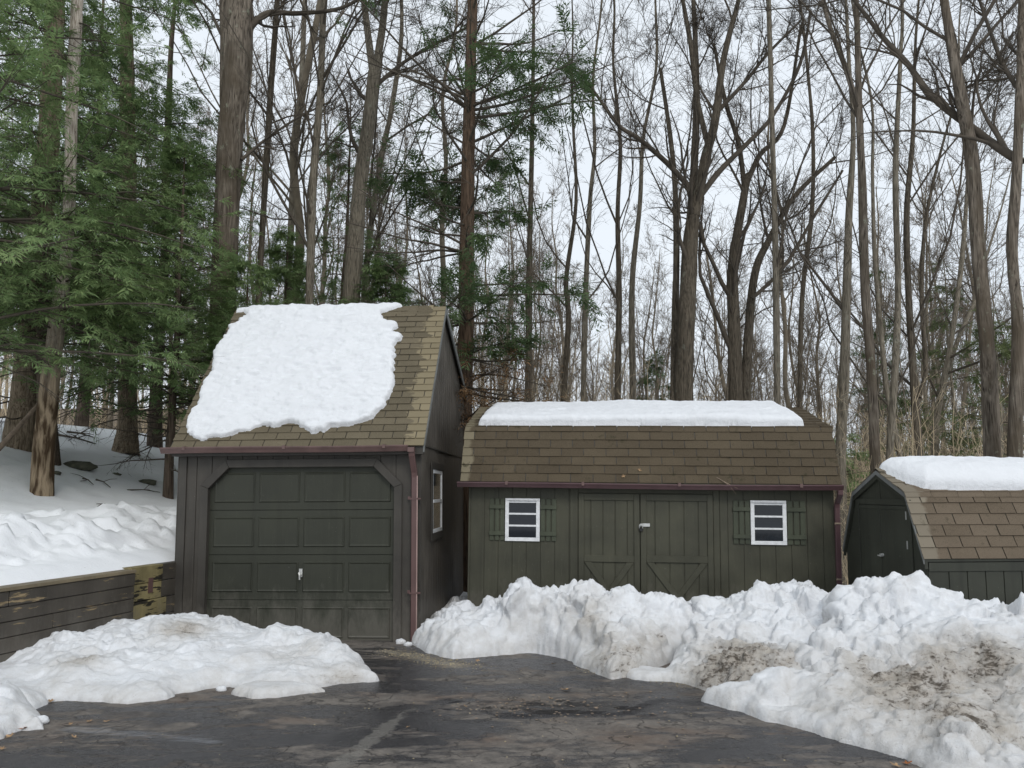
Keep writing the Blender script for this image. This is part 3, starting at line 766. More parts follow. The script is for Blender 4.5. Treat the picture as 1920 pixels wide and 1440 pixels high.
# downspout
ds = MB(); xa = gon(777, 1000).x; 
ds.prism([(xa-.045,-.255,GH-.04),(xa+.035,-.255,GH-.04),(xa+.035,-.17,GH-.04),(xa-.045,-.17,GH-.04)], (0,0,-.06))
ds.build('downspout_outlet', M_GUT2, garage)
ds = MB(); hw = .037
def rect_tube(mb, path, hw, hd):
    vs = []; n = len(path)
    for (x, y, z) in path: vs += [(x-hw,y-hd,z),(x+hw,y-hd,z),(x+hw,y+hd,z),(x-hw,y+hd,z)]
    f = [(3,2,1,0)]
    for k in range(n-1):
        b = 4*k
        for i in range(4): j = (i+1) % 4; f.append((b+i, b+j, b+4+j, b+4+i))
    f.append((4*n-4, 4*n-3, 4*n-2, 4*n-1)); mb.add(vs, [tuple(reversed(q_)) for q_ in f])
rect_tube(ds, [(xa,-.21,GH-.098),(xa,-.20,GH-.15),(xa+.012,-.085,GH-.36),(xa+.014,-.075,GH-.42),(xa+.014,-.075,1.0),(xa+.014,-.075,.02)], hw, .028)
dso = ds.build('downspout', M_DSP, garage, bevel=.006)
ds = MB(); ds.box(xa+.014+hw-.004, xa+.014+hw+.009, -.112, -.1035, .05, GH-.40); ds.build('downspout_edge', M_EDGE, dso)
for zz in (zf(935, 780), zf(1110, 780)):
    ds = MB(); ds.box(xa-.04, xa+.070, -.112, -.1035, zz-.012, zz+.012); ds.box(xa+.060, xa+.10, -.11, -.075, zz-.006, zz+.01); ds.box(xa-.075, xa-.041, -.06, -.05, zz-.01, zz+.03); ds.build('downspout_strap', M_DSP, dso)
    ds = MB(); ds.box(xa-.055, xa+.06, -.0465, -.0285, zz-.10, zz+.06); ds.build('mounting_block', M_TRIM, garage)

# ---------- middle shed
s0 = W(876, 1100, 10.7)
shed = empty('storage_shed', (s0.x, s0.y, -.15), (0, .010, -math.radians(5.5)))
tag(shed, 'long olive gambrel shed with double doors between two white shuttered windows', 'shed')
SM, son = frame(shed)
SW = son(1564, 1000).x; EZ = son(1200, 906).z; SD = 3.4
eb = EZ-.02
P0 = (-.14, EZ); P1 = (.17, son(1200, 801, 1, .17).z); P2 = (SD/2, son(1200, 764, 1, SD/2).z)
P3_ = (SD-.17, P1[1]); P4 = (SD+.14, P0[1])
w = MB(); H = EZ-.02
dA, dB, dC = son(1070, 1020).x, son(1200, 1020).x, son(1342, 1020).x
w.box(0, SW, .0, .07, -.2, H); w.box(0, .07, .071, SD, -.2, H); w.box(SW-.07, SW, .071, SD, -.2, H); w.box(.071, SW-.071, SD-.07, SD, -.2, H)
for xs in (0.0, SW-.07):
    w.prism([(xs,.0,H+.001),(xs,SD,H+.001),(xs,P3_[0],P3_[1]-.04),(xs,P2[0],P2[1]-.04),(xs,P1[0],P1[1]-.04)], (.07,0,0))
siding(w, 'x', 0, -1, 0, dA-.01, lambda x: -.2, lambda x: H-.01, pitch=.193, phase=.03, gap=.010)
siding(w, 'x', 0, -1, dC+.06, SW, lambda x: -.2, lambda x: H-.01, pitch=.205, phase=.10, gap=.010)
siding(w, 'y', SW, 1, 0, SD, lambda x: -.2, lambda x: H-.01)
w.build('wall', M_SHED, shed)
def plank_door(x0, x1, ztop, flip, name='shed_door'):
    d = MB(); y = -.002
    # boards
    n = 5; pw = (x1-x0)/n
    d.box(x0, x1, y-.014, y, -.2, ztop-.001)
    for i in range(n): d.box(x0+i*pw+(.006 if i else 0), x0+(i+1)*pw-(.006 if i < n-1 else 0), y-.024, y-.0145, -.2, ztop-.002)
    fw = .075; yb = y-.0243; ye = y-.044
    zc = son((1200 if flip else 1140), 1047).z
    d.box(x0, x0+fw, ye, yb, -.2, ztop-.0); d.box(x1-fw, x1, ye, yb, -.2, ztop-.0)
    d.box(x0+fw+.001, x1-fw-.001, ye, yb, ztop-.085, ztop)
    d.box(x0+fw+.001, x1-fw-.001, ye-.001, yb, zc-.045, zc+.045)
    mid = (x0+x1)/2; zb = zc-.05-(x1-x0)*.50
    d.prism([(x0+fw+.002,yb,zc-.047),(x0+fw+.10,yb,zc-.047),(mid+.03,yb,zb+.03),(mid-.035,yb,zb)], (0,ye-yb+.002,0))
    d.prism([(x1-fw-.002,yb,zc-.047),(x1-fw-.10,yb,zc-.047),(mid-.03,yb-.001,zb+.03),(mid+.035,yb-.001,zb)], (0,ye-yb+.001,0))
    return d.build(name, M_SHED, shed, bevel=.003)
zt = son(1140, 926).z
w = MB(); w.box(dA-.008, dA+.10, -.022, -.001, -.2, H-.01); w.box(dC-.03, dC+.05, -.022, -.001, -.2, H-.01); w.box(dA+.101, dC-.031, -.022, -.001, zt+.012, H-.01)
w.build('door_casing', M_SHED, shed, bevel=.003)
d1 = plank_door(dA+.105, dB-.006, zt, 0); d2 = plank_door(dB+.006, dC-.036, zt, 1)
hp = son(1204, 984)
hb = MB(); hb.box(hp.x+.0, hp.x+.10, -.052, -.047, hp.z-.022, hp.z+.022); hb.box(hp.x-.03, hp.x+.0, -.055, -.047, hp.z-.018, hp.z+.018); hb.build('hasp', M_STEEL, d2, bevel=.002)
hb = MB(); hb.tube([(hp.x-.042,-.066,hp.z-.05),(hp.x-.042,-.066,hp.z-.01),(hp.x-.033,-.066,hp.z+.006),(hp.x-.02,-.066,hp.z+.012),(hp.x-.007,-.066,hp.z+.006),(hp.x+.002,-.066,hp.z-.01),(hp.x+.002,-.066,hp.z-.05)], .0065, 8)
lk = hb.build('padlock', M_STEEL, d2, smooth=True)
hb = MB(); hb.box(hp.x-.045, hp.x+.005, -.078, -.054, hp.z-.085, hp.z-.045); hb.build('lock_case', M_BLACK, lk, bevel=.006)
def shed_window(pa, pb, pxs):
    a = son(*pa); b = son(*pb); x0, x1, z1, z0 = a.x, b.x, a.z, b.z
    fwd = .05; y = -.0105
    m_ = MB()
    m_.box(x0, x1, y-.024, y, z1-.035, z1); m_.box(x0, x1, y-.024, y, z0, z0+fwd)
    m_.box(x0, x0+fwd, y-.023, y, z0+fwd+.001, z1-.036); m_.box(x1-fwd, x1, y-.023, y, z0+fwd+.001, z1-.036)
    m_.box(x0+.02, x1-.02, y-.034, y-.0245, z1-.030, z1-.006)
    wn = m_.build('window', M_WHITE, shed, bevel=.003)
    zi0, zi1 = z0+fwd, z1-.05; hh = (zi1-zi0)/3
    mb_ = MB(); mb_.box(x0+fwd, x1-fwd, y-.008, y-.002, z1-.060, z1-.0365)
    for k in (1, 2): mb_.box(x0+fwd, x1-fwd, y-.018, y-.006, zi0+k*hh-.012, zi0+k*hh+.012)
    mb_.build('window_bar', M_WHITE, wn)
    for k in range(3):
        pn = MB(); za, zb = zi0+k*hh+.0, zi0+(k+1)*hh-.001
        pn.add([(x0+fwd-.002,y-.004,za),(x1-fwd+.002,y-.004,za),(x1-fwd+.002,y-.0065,zb),(x0+fwd-.002,y-.0065,zb)], [(0,1,2,3)])
        pn.box(x0+fwd-.002, x1-fwd+.002, y-.0025, y-.001, za, zb)
        pn.build('pane', M_GLASS, wn)
    for (sa, sb) in pxs:
        xa_, xb_ = son(sa, pa[1]+20).x, son(sb, pa[1]+20).x
        if abs(xb_-x0) < .06: xb_ = x0-.004
        if abs(xa_-x1) < .06: xa_ = x1+.004
        s_ = MB(); n = 3; pw = (xb_-xa_)/n
        for i in range(n): s_.box(xa_+i*pw+.008, xa_+(i+1)*pw-.008, y-.016, y, z0+.005, z1-.002)
        for f_ in (.18, .80): s_.box(xa_+.002, xb_-.002, y-.034, y-.0162, z0+(z1-z0)*f_-.028, z0+(z1-z0)*f_+.028)
        s_.build('shutter', M_SHUT, shed, bevel=.003)
shed_window((948, 934), (1012, 1015), [(918, 947), (1013, 1044)])
shed_window((1406, 938), (1475, 1022), [(1373, 1405), (1476, 1510)])
ovx = .09
dk = MB()
def deckseg(mb, a, b, x0, x1, t=.03):
    mb.prism([(x0,a[0],a[1]-t),(x0,b[0],b[1]-t),(x0,b[0],b[1]-.002),(x0,a[0],a[1]-.002)], (x1-x0,0,0))
deckseg(dk, P0, P1, -ovx, SW+ovx-.03); deckseg(dk, P1, P2, -ovx, SW+ovx-.03); deckseg(dk, P3_, P2, -ovx, SW+ovx-.03); deckseg(dk, P4, P3_, -ovx, SW+ovx-.03)
rf2 = dk.build('roof', M_TRIM, shed)
sh = MB()
for k, (a, b) in enumerate(((P0,P1),(P1,P2),(P3_,P2),(P4,P3_))): shingles(sh, -ovx-.01, SW+ovx-.02, a, b, seed=20+k)
sh.build('shingles', M_SH2, rf2)
fs = MB(); fs.box(-ovx, SW+ovx-.03, -.125, -.012, EZ-.055, EZ-.035); fs.box(-ovx, SW+ovx-.03, -.145, -.1255, EZ-.055, EZ-.0); fs.build('fascia', M_SHED, shed)
sx_ = lambda px: son(px, 911).x
gutter(shed, sx_(862), sx_(1571), -.147, EZ-.005, M_GUT, [sx_(953), sx_(1093), sx_(1270), sx_(1493)], .068, sag=.008)
ds = MB(); xr = SW+.03
rect_tube(ds, [(xr,-.20,EZ-.07),(xr,-.20,EZ-.13),(xr,-.06,EZ-.25),(xr,-.05,EZ-.3),(xr,-.05,0)], .032, .026)
dso = ds.build('downspout', M_GUT, shed, bevel=.005)
for pz in (981, 1085):
    z_ = son(1560, pz).z; ds = MB(); ds.box(xr-.045, xr+.05, -.085, -.077, z_-.01, z_+.012); ds.build('downspout_strap', M_STICK, dso)

# ---------- small barn shed
c0 = W(1739, 1048, 8.2)
small = empty('barn_shed', (c0.x, c0.y, -.80), (0, 0, math.radians(4.4)))
tag(small, 'smaller dark barn shed at the right edge with its gable doors facing left', 'shed')
BM, bon = frame(small)
BD = 1.65; BL = 3.6; bz = lambda z: z+.80
Q0 = (-.02, bz(1.03)); Q1 = (.27, bz(1.725)); Q2 = (BD/2, bz(1.985)); Q3 = (BD-.27, bz(1.725)); Q4 = (BD+.02, bz(1.03))
w = MB()
hw_ = bz(1.0)
w.box(.071, BL, 0, .07, -.3, hw_); w.box(.071, BL, BD-.07, BD, -.3, hw_)
w.box(0, .07, 0, BD, -.3, hw_)
w.prism([(0,0,hw_+.001),(0,BD,hw_+.001),(0,Q3[0],Q3[1]-.03),(0,Q2[0],Q2[1]-.03),(0,Q1[0],Q1[1]-.03)], (.07,0,0))
w.prism([(BL-.07,0,hw_+.001),(BL-.07,BD,hw_+.001),(BL-.07,Q3[0],Q3[1]-.03),(BL-.07,Q2[0],Q2[1]-.03),(BL-.07,Q1[0],Q1[1]-.03)], (.07,0,0))
siding(w, 'x', 0, -1, 0, BL, lambda x: -.3, lambda x: hw_-.10, pitch=.203, phase=.22, gap=.012)
w.box(0, BL, -.022, -.001, hw_-.095, hw_-.005)
def gtop(y):
    pts = [(0,hw_),(Q1[0],Q1[1]-.04),(Q2[0],Q2[1]-.04),(Q3[0],Q3[1]-.04),(BD,hw_)]
    return float(np.interp(y, [p[0] for p in pts], [p[1] for p in pts]))
BREAKS[:] = [Q1[0], Q2[0], Q3[0]]
gdoor_top = bon(1680, 948, 0, 0).z
siding(w, 'y', 0, -1, 0.0, BD, lambda y: -.3, gtop, pitch=BD/2, gap=.010)
BREAKS[:] = []
w.build('wall', M_SHED3, small)
ya = bon(1706, 1000, 0, 0).y; yb_ = bon(1616, 1000, 0, 0).y; ym = bon(1655, 1000, 0, 0).y
w = MB(); w.box(-.030, -.0105, ya-.07, ya, -.3, gdoor_top+.07); w.box(-.030, -.0105, yb_, yb_+.07, -.3, gdoor_top+.07); w.box(-.030, -.0105, ya+.001, yb_-.001, gdoor_top+.005, gdoor_top+.07)
w.build('door_trim', M_SHED3, small, bevel=.003)
for (p, q_) in ((ya+.004, ym-.004), (ym+.004, yb_-.004)):
    w = MB(); w.box(-.024, -.0108, p, q_, -.3, gdoor_top)
    w.box(-.030, -.0245, p+.01, q_-.01, gdoor_top-.045, gdoor_top-.005)
    dd = w.build('shed_door', M_SHED3, small, bevel=.003)
    if p < ym-.1:
        kz = bon(1656, 1040, 0, 0).z
        k_ = MB(); k_.tube([(-.024,ym-.03,kz),(-.06,ym-.03,kz)], [.022,.018], 10); k_.tube([(-.06,ym-.05,kz-.012),(-.064,ym+.01,kz-.006)], .008, 6); k_.build('latch', M_STEEL, dd)
        for hz_ in (gdoor_top-.10, gdoor_top-.42):
            k_ = MB(); k_.box(-.029, -.0245, p+.0, p+.02, hz_-.05, hz_+.04); k_.build('hinge', M_STEEL, dd)
dk = MB(); so = -.045
deckseg(dk, Q0, Q1, so, BL+.1, .025); deckseg(dk, Q1, Q2, so, BL+.1, .025); deckseg(dk, Q3, Q2, so, BL+.1, .025); deckseg(dk, Q4, Q3, so, BL+.1, .025)
rf3 = dk.build('roof', M_SHED3, small)
sh = MB()
for k, (a, b) in enumerate(((Q0,Q1),(Q1,Q2),(Q3,Q2),(Q4,Q3))): shingles(sh, so-.012, BL+.1, a, b, seed=40+k, exposure=.127)
# cap course along the break and ridge
for i in range(13):
    x = so-.012+i*.305; sh.add([(x,Q1[0]-.035,Q1[1]-.045),(x+.299,Q1[0]-.035,Q1[1]-.043),(x+.299,Q1[0]+.005,Q1[1]+.024),(x,Q1[0]+.005,Q1[1]+.02),(x,Q1[0]+.14,Q1[1]+.085),(x+.299,Q1[0]+.14,Q1[1]+.085)], [(0,1,2,3),(3,2,5,4)])
    sh.add([(x,Q2[0]-.09,Q2[1]-.015),(x+.299,Q2[0]-.09,Q2[1]-.012),(x+.299,Q2[0],Q2[1]+.03),(x,Q2[0],Q2[1]+.026),(x,Q2[0]+.09,Q2[1]-.012),(x+.299,Q2[0]+.09,Q2[1]-.012)], [(0,1,2,3),(3,2,5,4)])
sh.build('shingles', M_SH3, rf3)
w = MB(); t_ = .05
for a, b in ((Q0,Q1),(Q1,Q2),(Q3,Q2),(Q4,Q3)):
    w.prism([(so-.012,a[0],a[1]-t_),(so-.012,b[0],b[1]-t_),(so-.012,b[0],b[1]-.004),(so-.012,a[0],a[1]-.004)], (.011,0,0))
w.build('rake_board', M_RAKE, small)
w = MB()
for a, b in ((Q0,Q1),(Q1,Q2),(Q3,Q2),(Q4,Q3)):
    w.prism([(so+.0,a[0],a[1]-t_-.05),(so+.0,b[0],b[1]-t_-.05),(so+.0,b[0],b[1]-.027),(so+.0,a[0],a[1]-.027)], (.034,0,0))
w.build('soffit', M_SHED3, small)

# ------------------------------------------------------------------ roof snow
def roof_snow(name, label, outline, mapf, M, T, edge, res=.02, lump=1., seed=0, tilt=None, en=.05):
    P = np.array(outline); a0, b0 = P.min(0)-.05; a1, b1 = P.max(0)+.05
    A, B = np.meshgrid(np.arange(a0, a1, res), np.arange(b0, b1, res))
    N2 = np.stack([A, B, A*0], -1)
    sd = poly_sd(A, B, outline)+en*fbm(N2*3.5, 4, seed)+en*.35*fbm(N2*14, 2, seed+3)
    e = np.clip(sd/edge, 0, 1); prof = np.sqrt(np.clip(1-(1-e)**2, 0, 1))
    base, nrm = mapf(A, B)
    th = T(A, B) if callable(T) else T
    rip = fbm(N2*np.array([3.2, 7.5, 1]), 4, seed+9)*.034*lump + fbm(N2*1.2, 3, seed+1)*.04*lump - np.maximum(.46-worley(N2*np.array([4.0, 8, 1])+.4*fbm(N2*3, 2, 5)[..., None], seed+7), 0)*.075*lump + facets(N2*np.array([7, 13, 1]), seed+40)*.012*lump + fbm(N2*22, 2, seed+4)*.006
    h = np.where(sd > 0, th*prof+rip*prof, -.05)
    h = np.where((sd > 0), np.maximum(h, .006), h)
    V = base+nrm*h[..., None]
    ny, nx = A.shape; Fq = grid_faces(nx, ny); keep = (sd.ravel()[Fq] > -.03).any(1); Fq = Fq[keep]
    used = np.unique(Fq); rm = np.full(nx*ny, -1); rm[used] = np.arange(len(used))
    V = V.reshape(-1, 3)[used]
    Mn = np.array(M); V = V@Mn[:3, :3].T+Mn[:3, 3]
    c = V.mean(0); me = np_mesh(name, V-c, rm[Fq], True)
    o = link_mesh(name, me, M_SNOW); o.location = c
    return tag(o, label, 'roof snow')
# garage slab : plane coordinates (x, s) s = distance up slope; beyond the ridge it goes over
gd = Vector((0, RY-ey, RZ-ez)); gL = gd.length; gd.normalize(); gn = Vector((0, -gd.z, gd.y))
def gmap(A, B):
    s = np.minimum(B, gL); over = np.maximum(B-gL, 0)
    rd = Vector((0, GD+.2-RY, GH-.09-RZ)).normalized()
    base = np.stack([A, ey+gd.y*s+rd.y*over, ez+gd.z*s+rd.z*over+.0], -1)
    k = sstep(gL-.25, gL+.05, B)[..., None]
    n1 = np.array(gn)*(1-k)+np.array([0, -.25, 1.0])*k; n1 = n1/np.linalg.norm(n1, axis=-1, keepdims=True)
    return base+n1*.012, n1
# pixel -> plane coords
def gpl(px, py):
    c = GM.inverted() @ CAM; d = GM.inverted().to_3x3() @ ray(px, py)
    p0 = Vector((0, ey, ez)); t = (p0-c).dot(gn)/d.dot(gn); p = c+d*t
    return (p.x, (p-p0).dot(gd))
out = [(712,590),(722,600),(746,608),(740,617),(732,624),(756,633),(747,645),(746,668),(741,700),(734,745),(722,768),(708,785),(690,793),(668,797),(640,802),(612,812),(590,812),(572,803),(540,801),(520,806),(490,805),(470,813),(420,818),(380,823),(352,813),(352,798),(362,775),(372,765),(376,742),(395,700),(402,672),(418,640),(428,612),(447,604),(464,592),(458,586)]
o2 = [gpl(*p) for p in out]; rl, rr_ = gpl(446, 584)[0], gpl(752, 578)[0]
o2 += [(rl, gL-.05), (rl-.01, gL+.25), (rr_, gL+.25), (rr_+.02, gL-.02)]
roof_snow('roof_snow', 'large ragged snow sheet lying on the steep garage roof', o2, gmap, GM, lambda A, B: .050+.008*A+.0*B, .055, seed=2, res=.0145, en=.075)
def sadd(Pa, Pb, Pc):
    """over-the-ridge map from Pa(low front) via Pb ridge to Pc (low back), B = distance from Pa"""
    L1 = math.hypot(Pb[0]-Pa[0], Pb[1]-Pa[1])
    def f(A, B):
        s = np.minimum(B, L1)/L1; o = np.maximum(B-L1, 0)/L1
        y = Pa[0]+(Pb[0]-Pa[0])*s+(Pc[0]-Pb[0])*o; z = Pa[1]+(Pb[1]-Pa[1])*s+(Pc[1]-Pb[1])*o
        k = sstep(.30, .0, B)[..., None]
        n = np.array([0, 0, 1.0])*(1-k)+np.array([0, -.5, .86])*k
        return np.stack([A, y, z+.012], -1), n+0*A[..., None]
    return f, L1
f2, L2 = sadd(P1, P2, P3_)
xa_, xb_ = son(897, 797, 1, P1[0]).x, son(1510, 797, 1, P1[0]).x
roof_snow('roof_snow', 'long smooth snow slab along the ridge of the middle shed', [(xa_,.03),(xb_,.02),(xb_+.0,.3),(xb_-.0,L2*1.0),(xb_-.05,2*L2-.1),(xa_+.1,2*L2-.1),(xa_+.02,L2),(xa_,.3)], f2, SM,
          lambda A, B: .155-.03*np.cos(A*1.1)*.4+.0*B-.06*sstep(.3, L2, B), .10, res=.018, lump=.45, seed=6, en=.015)
f3, L3 = sadd(Q1, Q2, Q3)
xl = bon(1665, 880, 1, Q2[0]).x; 
roof_snow('roof_snow', 'thick smooth snow slab on the small barn shed roof', [(.20,.05),(.55,.02),(BL+.1,.03),(BL+.1,2*L3-.05),(.12,2*L3-.05),(-.0,L3+.02),(.03,L3*.8),(.10,L3*.4)], f3, BM,
          lambda A, B: .20-.05*sstep(.25, L3, B)+.02*np.sin(A*2), .26, res=.02, lump=.4, seed=8, en=.012)

# ------------------------------------------------------------------ retaining wall
rw = empty('retaining_wall', (WA[0], WA[1], -.2)); tag(rw, 'dark stained timber retaining wall holding back the snowy bank left of the garage', 'retaining wall')
rw.rotation_euler = (0, 0, math.atan2(WD[1], WD[0]))      # local x along wall (away from camera), local y to the left
mb = MB(); rg = random.Random(4)
ztop = .80+.2; hcr = .149; ncr = 8
for k in range(ncr):
    z1 = ztop-.03-k*hcr; z0 = z1-hcr+.006
    x = -6.4+(k*1.37 % 2.2)
    joints = [-7.0]
    while x < -.5: joints.append(x); x += 2.35
    joints.append(0.0)
    for a, b in zip(joints[:-1], joints[1:]):
        jj = rg.uniform(-.004, .004); mb.box(a+.003, b-.003, -.05+jj, .145, z0, z1)
mb.build('timber', M_TIMBER, rw, bevel=.006)
mb = MB()
mb.box(-7, -2.4, -.062, .15, ztop-.026, ztop+.008); mb.box(-2.39, .0, -.064, .15, ztop-.025, ztop+.012)
mb.build('cap_board', M_TIMBERTOP, rw, bevel=.004)
mb = MB()
for k in range(5):
    z1 = ztop+.03-k*.21; z0 = z1-.203; mb.box(.004, .58+rg.uniform(-.05,.08), .012+rg.uniform(-.004,.004), .16, z0, z1)
bt = mb.build('bare_timber', M_TIMBER2, rw, bevel=.006); bt['label'] = 'unpainted yellowish timber end of the wall next to the garage'
mb = MB()
for k in range(5):
    z1 = ztop+.03-k*.21; mb.box(.45, 1.15, .002+rg.uniform(-.002,.002)+.02, .158, z1-.201, z1-.001)
mb.build('timber', M_TIMBER, rw, bevel=.006)
mb = MB(); mb.box(.30, .37, .000, .015, ztop-.30, ztop-.12); mb.build('metal_bracket', M_DSP, rw)

# ------------------------------------------------------------------ stones, sticks, leaves
def hillpt(px, py, D0=8, D1=40):
    """intersect the pixel ray with the bank"""
    pr = None
    for D in np.arange(D0, D1, .05):
        p = W(px, py, D)
        if p.z < gz(p.x, p.y): return p
    return W(px, py, D1)
def stone(px, py, rx, label, rz=.5):
    p = hillpt(px, py); n = 10; th = np.linspace(0, PI, n); ph = np.linspace(0, 2*PI, 18, endpoint=False)
    T, Ph = np.meshgrid(th, ph, indexing='ij'); d = np.stack([np.sin(T)*np.cos(Ph), np.sin(T)*np.sin(Ph), np.cos(T)], -1)
    rr = rx*(1+.45*fbm(d*1.5+px, 4, int(px))); V = d*rr[..., None]*np.array([1.25, .8, rz]); k = 18
    i = np.arange((n-1)*k); a = i//k; b = i % k
    Fq = np.stack([a*k+b, (a+1)*k+b, (a+1)*k+(b+1) % k, a*k+(b+1) % k], 1)
    o = link_mesh('stone', np_mesh('stone', V.reshape(-1,3), Fq, True), M_STONE); o.location = (p.x, p.y, p.z+rx*.05)
    return tag(o, label, 'stone')
stone(147, 876, .26, 'largest mossy stone poking out of the snowy bank right of the front trunk', .45)
stone(273, 906, .17, 'flat olive stone in the snow close to the garage corner', .4)
stone(217, 890, .08, 'small dark stone in the snow between the two larger stones', .5)
stone(225, 848, .14, 'dark stone at the foot of the further hemlock trunk', .4)
stone(100, 888, .10, 'dark stone just right of the front trunk base', .5)
def stick(pts, r, label, mat=M_STICK, name='fallen_branch', cat='fallen branch', side=0):
    mb = MB(); n = len(pts); mb.tube(pts, [r*(1-.6*i/(n-1)) for i in range(n)], 7)
    rg = random.Random(len(label))
    for s in range(side):
        i = rg.randrange(1, n-1) if n > 2 else 0; p = Vector(pts[i]); d = (Vector(pts[min(i+1,n-1)])-p).normalized()
        e = p+(d*.7+Vector((rg.uniform(-1,1), rg.uniform(-.5,.5), rg.uniform(-.2,.6)))).normalized()*rg.uniform(.15,.4)
        mb.tube([p, (p+e)/2+Vector((0,0,.02)), e], [r*.5, r*.4, r*.2], 5)
    o = mb.build(name, mat, None, smooth=True)
    c = Vector(pts[0]); o.data.transform(Matrix.Translation(-c)); o.location = c
    return tag(o, label, cat)
stick([W(-30, 868, 12.6), W(10, 828, 12.8), W(40, 795, 13.0), W(68, 762, 13.2), W(80, 745, 13.3)], .055, 'pale broken branch leaning against the dark trunks at the left edge')
for i, (a, b, lab) in enumerate([((155,900),(175,912),'thin twig lying on the snow right of the front trunk'), ((180,902),(207,917),'forked twig on the snow below the small dark stone'),
        ((238,922),(300,926),'long thin twig on the snow below the flat olive stone'), ((183,955),(198,949),'short dark twig at the lip of the snowy bank'), ((110,818),(180,835),'long thin dark fallen branch far up the snowy bank'), ((125,812),(175,822),'thicker dark fallen branch at the top of the snowy bank')]):
    p = hillpt(*a); q_ = hillpt(*b); m_ = (p+q_)/2; up = Vector((0,0,.03))
    stick([p+up, m_+up+Vector((0,0,.03)), q_+up], .014 if i < 4 else .03, lab, M_TWIG, side=2)

def leaf_mesh(rg, sz, mat, name='dead_leaf'):
    # lobed oak leaf, curled
    n = 18; vs = [(0,0,0)]; cz = rg.uniform(.15, .45)
    for i in range(n):
        t = 2*PI*i/n; r = sz*(.55+.28*math.cos(5*t+rg.uniform(-.2,.2)))*(1 if math.cos(t) > -.2 else .8)
        x = r*math.cos(t)*1.5; y = r*math.sin(t)*.85; vs.append((x, y, cz*(y*y+x*x*.4)/sz*1.3+rg.uniform(0,.1)*sz))
    fs_ = [(0, 1+i, 1+(i+1) % n) for i in range(n)]
    me = bpy.data.meshes.new(name); me.from_pydata(vs, [], fs_); me.update(); return link_mesh(name, me, mat)
rg = random.Random(12)
leaves = [(80,1305,'pair of curled tan leaves',.055,M_LEAF,0),(96,1304,'',.05,M_LEAF,0),(48,1352,'orange',.07,M_LEAF2,0),(20,1366,'',.05,M_LEAF,0),(5,1388,'',.05,M_LEAF,0),(168,1340,'',.05,M_LEAF,0),(200,1340,'',.04,M_LEAF,0),(132,1345,'',.03,M_LEAF,0),(140,1368,'',.04,M_LEAF,0),
          (895,1232,'',.05,M_LEAF,0),(1037,1238,'',.06,M_LEAF,0),(1062,1284,'',.08,M_LEAF,0),(1032,1300,'',.05,M_LEAF,0),(872,1313,'',.03,M_LEAF,0),(765,1350,'',.03,M_LEAF,0),(1368,1282,'',.045,M_LEAF2,0),(1700,1414,'',.06,M_LEAF2,0),(1680,1418,'',.05,M_LEAF,0),(1720,1410,'',.04,M_LEAF,0),(1175,1290,'',.03,M_LEAF,0),(1105,1427,'',.05,M_LEAF,0)]
where = {0:'curled tan leaf at the front edge of the low left snow heap',1:'tan leaf touching the curled one by the low left heap',2:'bright orange brown leaf at the tip of the left edge heap',3:'brown leaf on the asphalt left of the orange one',4:'tan leaf on the asphalt at the left photo edge',
 5:'pale leaf on the asphalt below the low left heap, left one of two',6:'pale leaf on the asphalt below the low left heap, right one of two',7:'tiny leaf just right of the left edge heap tip',8:'thin curled leaf on the dark wet asphalt at lower left',9:'brown leaf at the front edge of the white pile near the garage',10:'light tan leaf alone on the asphalt in front of the middle shed doors',
 11:'largest tan leaf on the broken asphalt patch',12:'tan leaf at the left side of the broken asphalt patch',13:'small pale leaf on the asphalt left of the broken patch',14:'tiny pale leaf on the asphalt beside the light seam',15:'rusty leaf on the slush under the dirty middle pile',16:'rust coloured leaf on the asphalt by the bottom right slush',17:'tan leaf left of the rust coloured one at the bottom right',18:'small tan leaf right of the rust coloured one at the bottom right',19:'tiny leaf on the asphalt right of the broken patch',20:'pale curled leaf near the bottom edge right of centre'}
for i, (px, py, _, sz, mt, _2) in enumerate(leaves):
    o = leaf_mesh(rg, sz*.8, mt); x, y = G(px, py); o.location = (x, y, float(drive_z(np.array(x), np.array(y)))+.016); o.rotation_euler = (rg.uniform(-.3,.3), rg.uniform(-.3,.3), rg.uniform(0, 6.28))
    tag(o, where[i], 'leaf', 'fallen leaves')
for (px, py, lab) in ((1168, 893, 'star shaped dead leaf on the lower roof slope of the middle shed'), (1198, 881, 'upright curled dead leaf on the middle shed roof')):
    p = son(px, py, 1, 0.0)
    tt_ = (EZ-P0[1]); sl2 = (P1[0]-P0[0])/(P1[1]-P0[1])
    pp = son(px, py, 1, P0[0]+(p.z-P0[1])*sl2); wpt = SM @ Vector((pp.x, pp.y-.03, pp.z)); o = leaf_mesh(rg, .035, M_LEAF); o.location = wpt; o.rotation_euler = (1.2, rg.uniform(-.5,.5), 0.3); tag(o, lab, 'leaf', 'fallen leaves')
pa = SM @ (son(1330, 888, 1, -.02)+Vector((0,-.03,0))); pb = SM @ (son(1383, 916, 1, -.26)+Vector((0,-.0,.0)))
stick([pa, (pa+pb)/2+Vector((0,-.02,-.01)), pb], .007, 'thin pale twig hanging over the gutter of the middle shed', side=2)
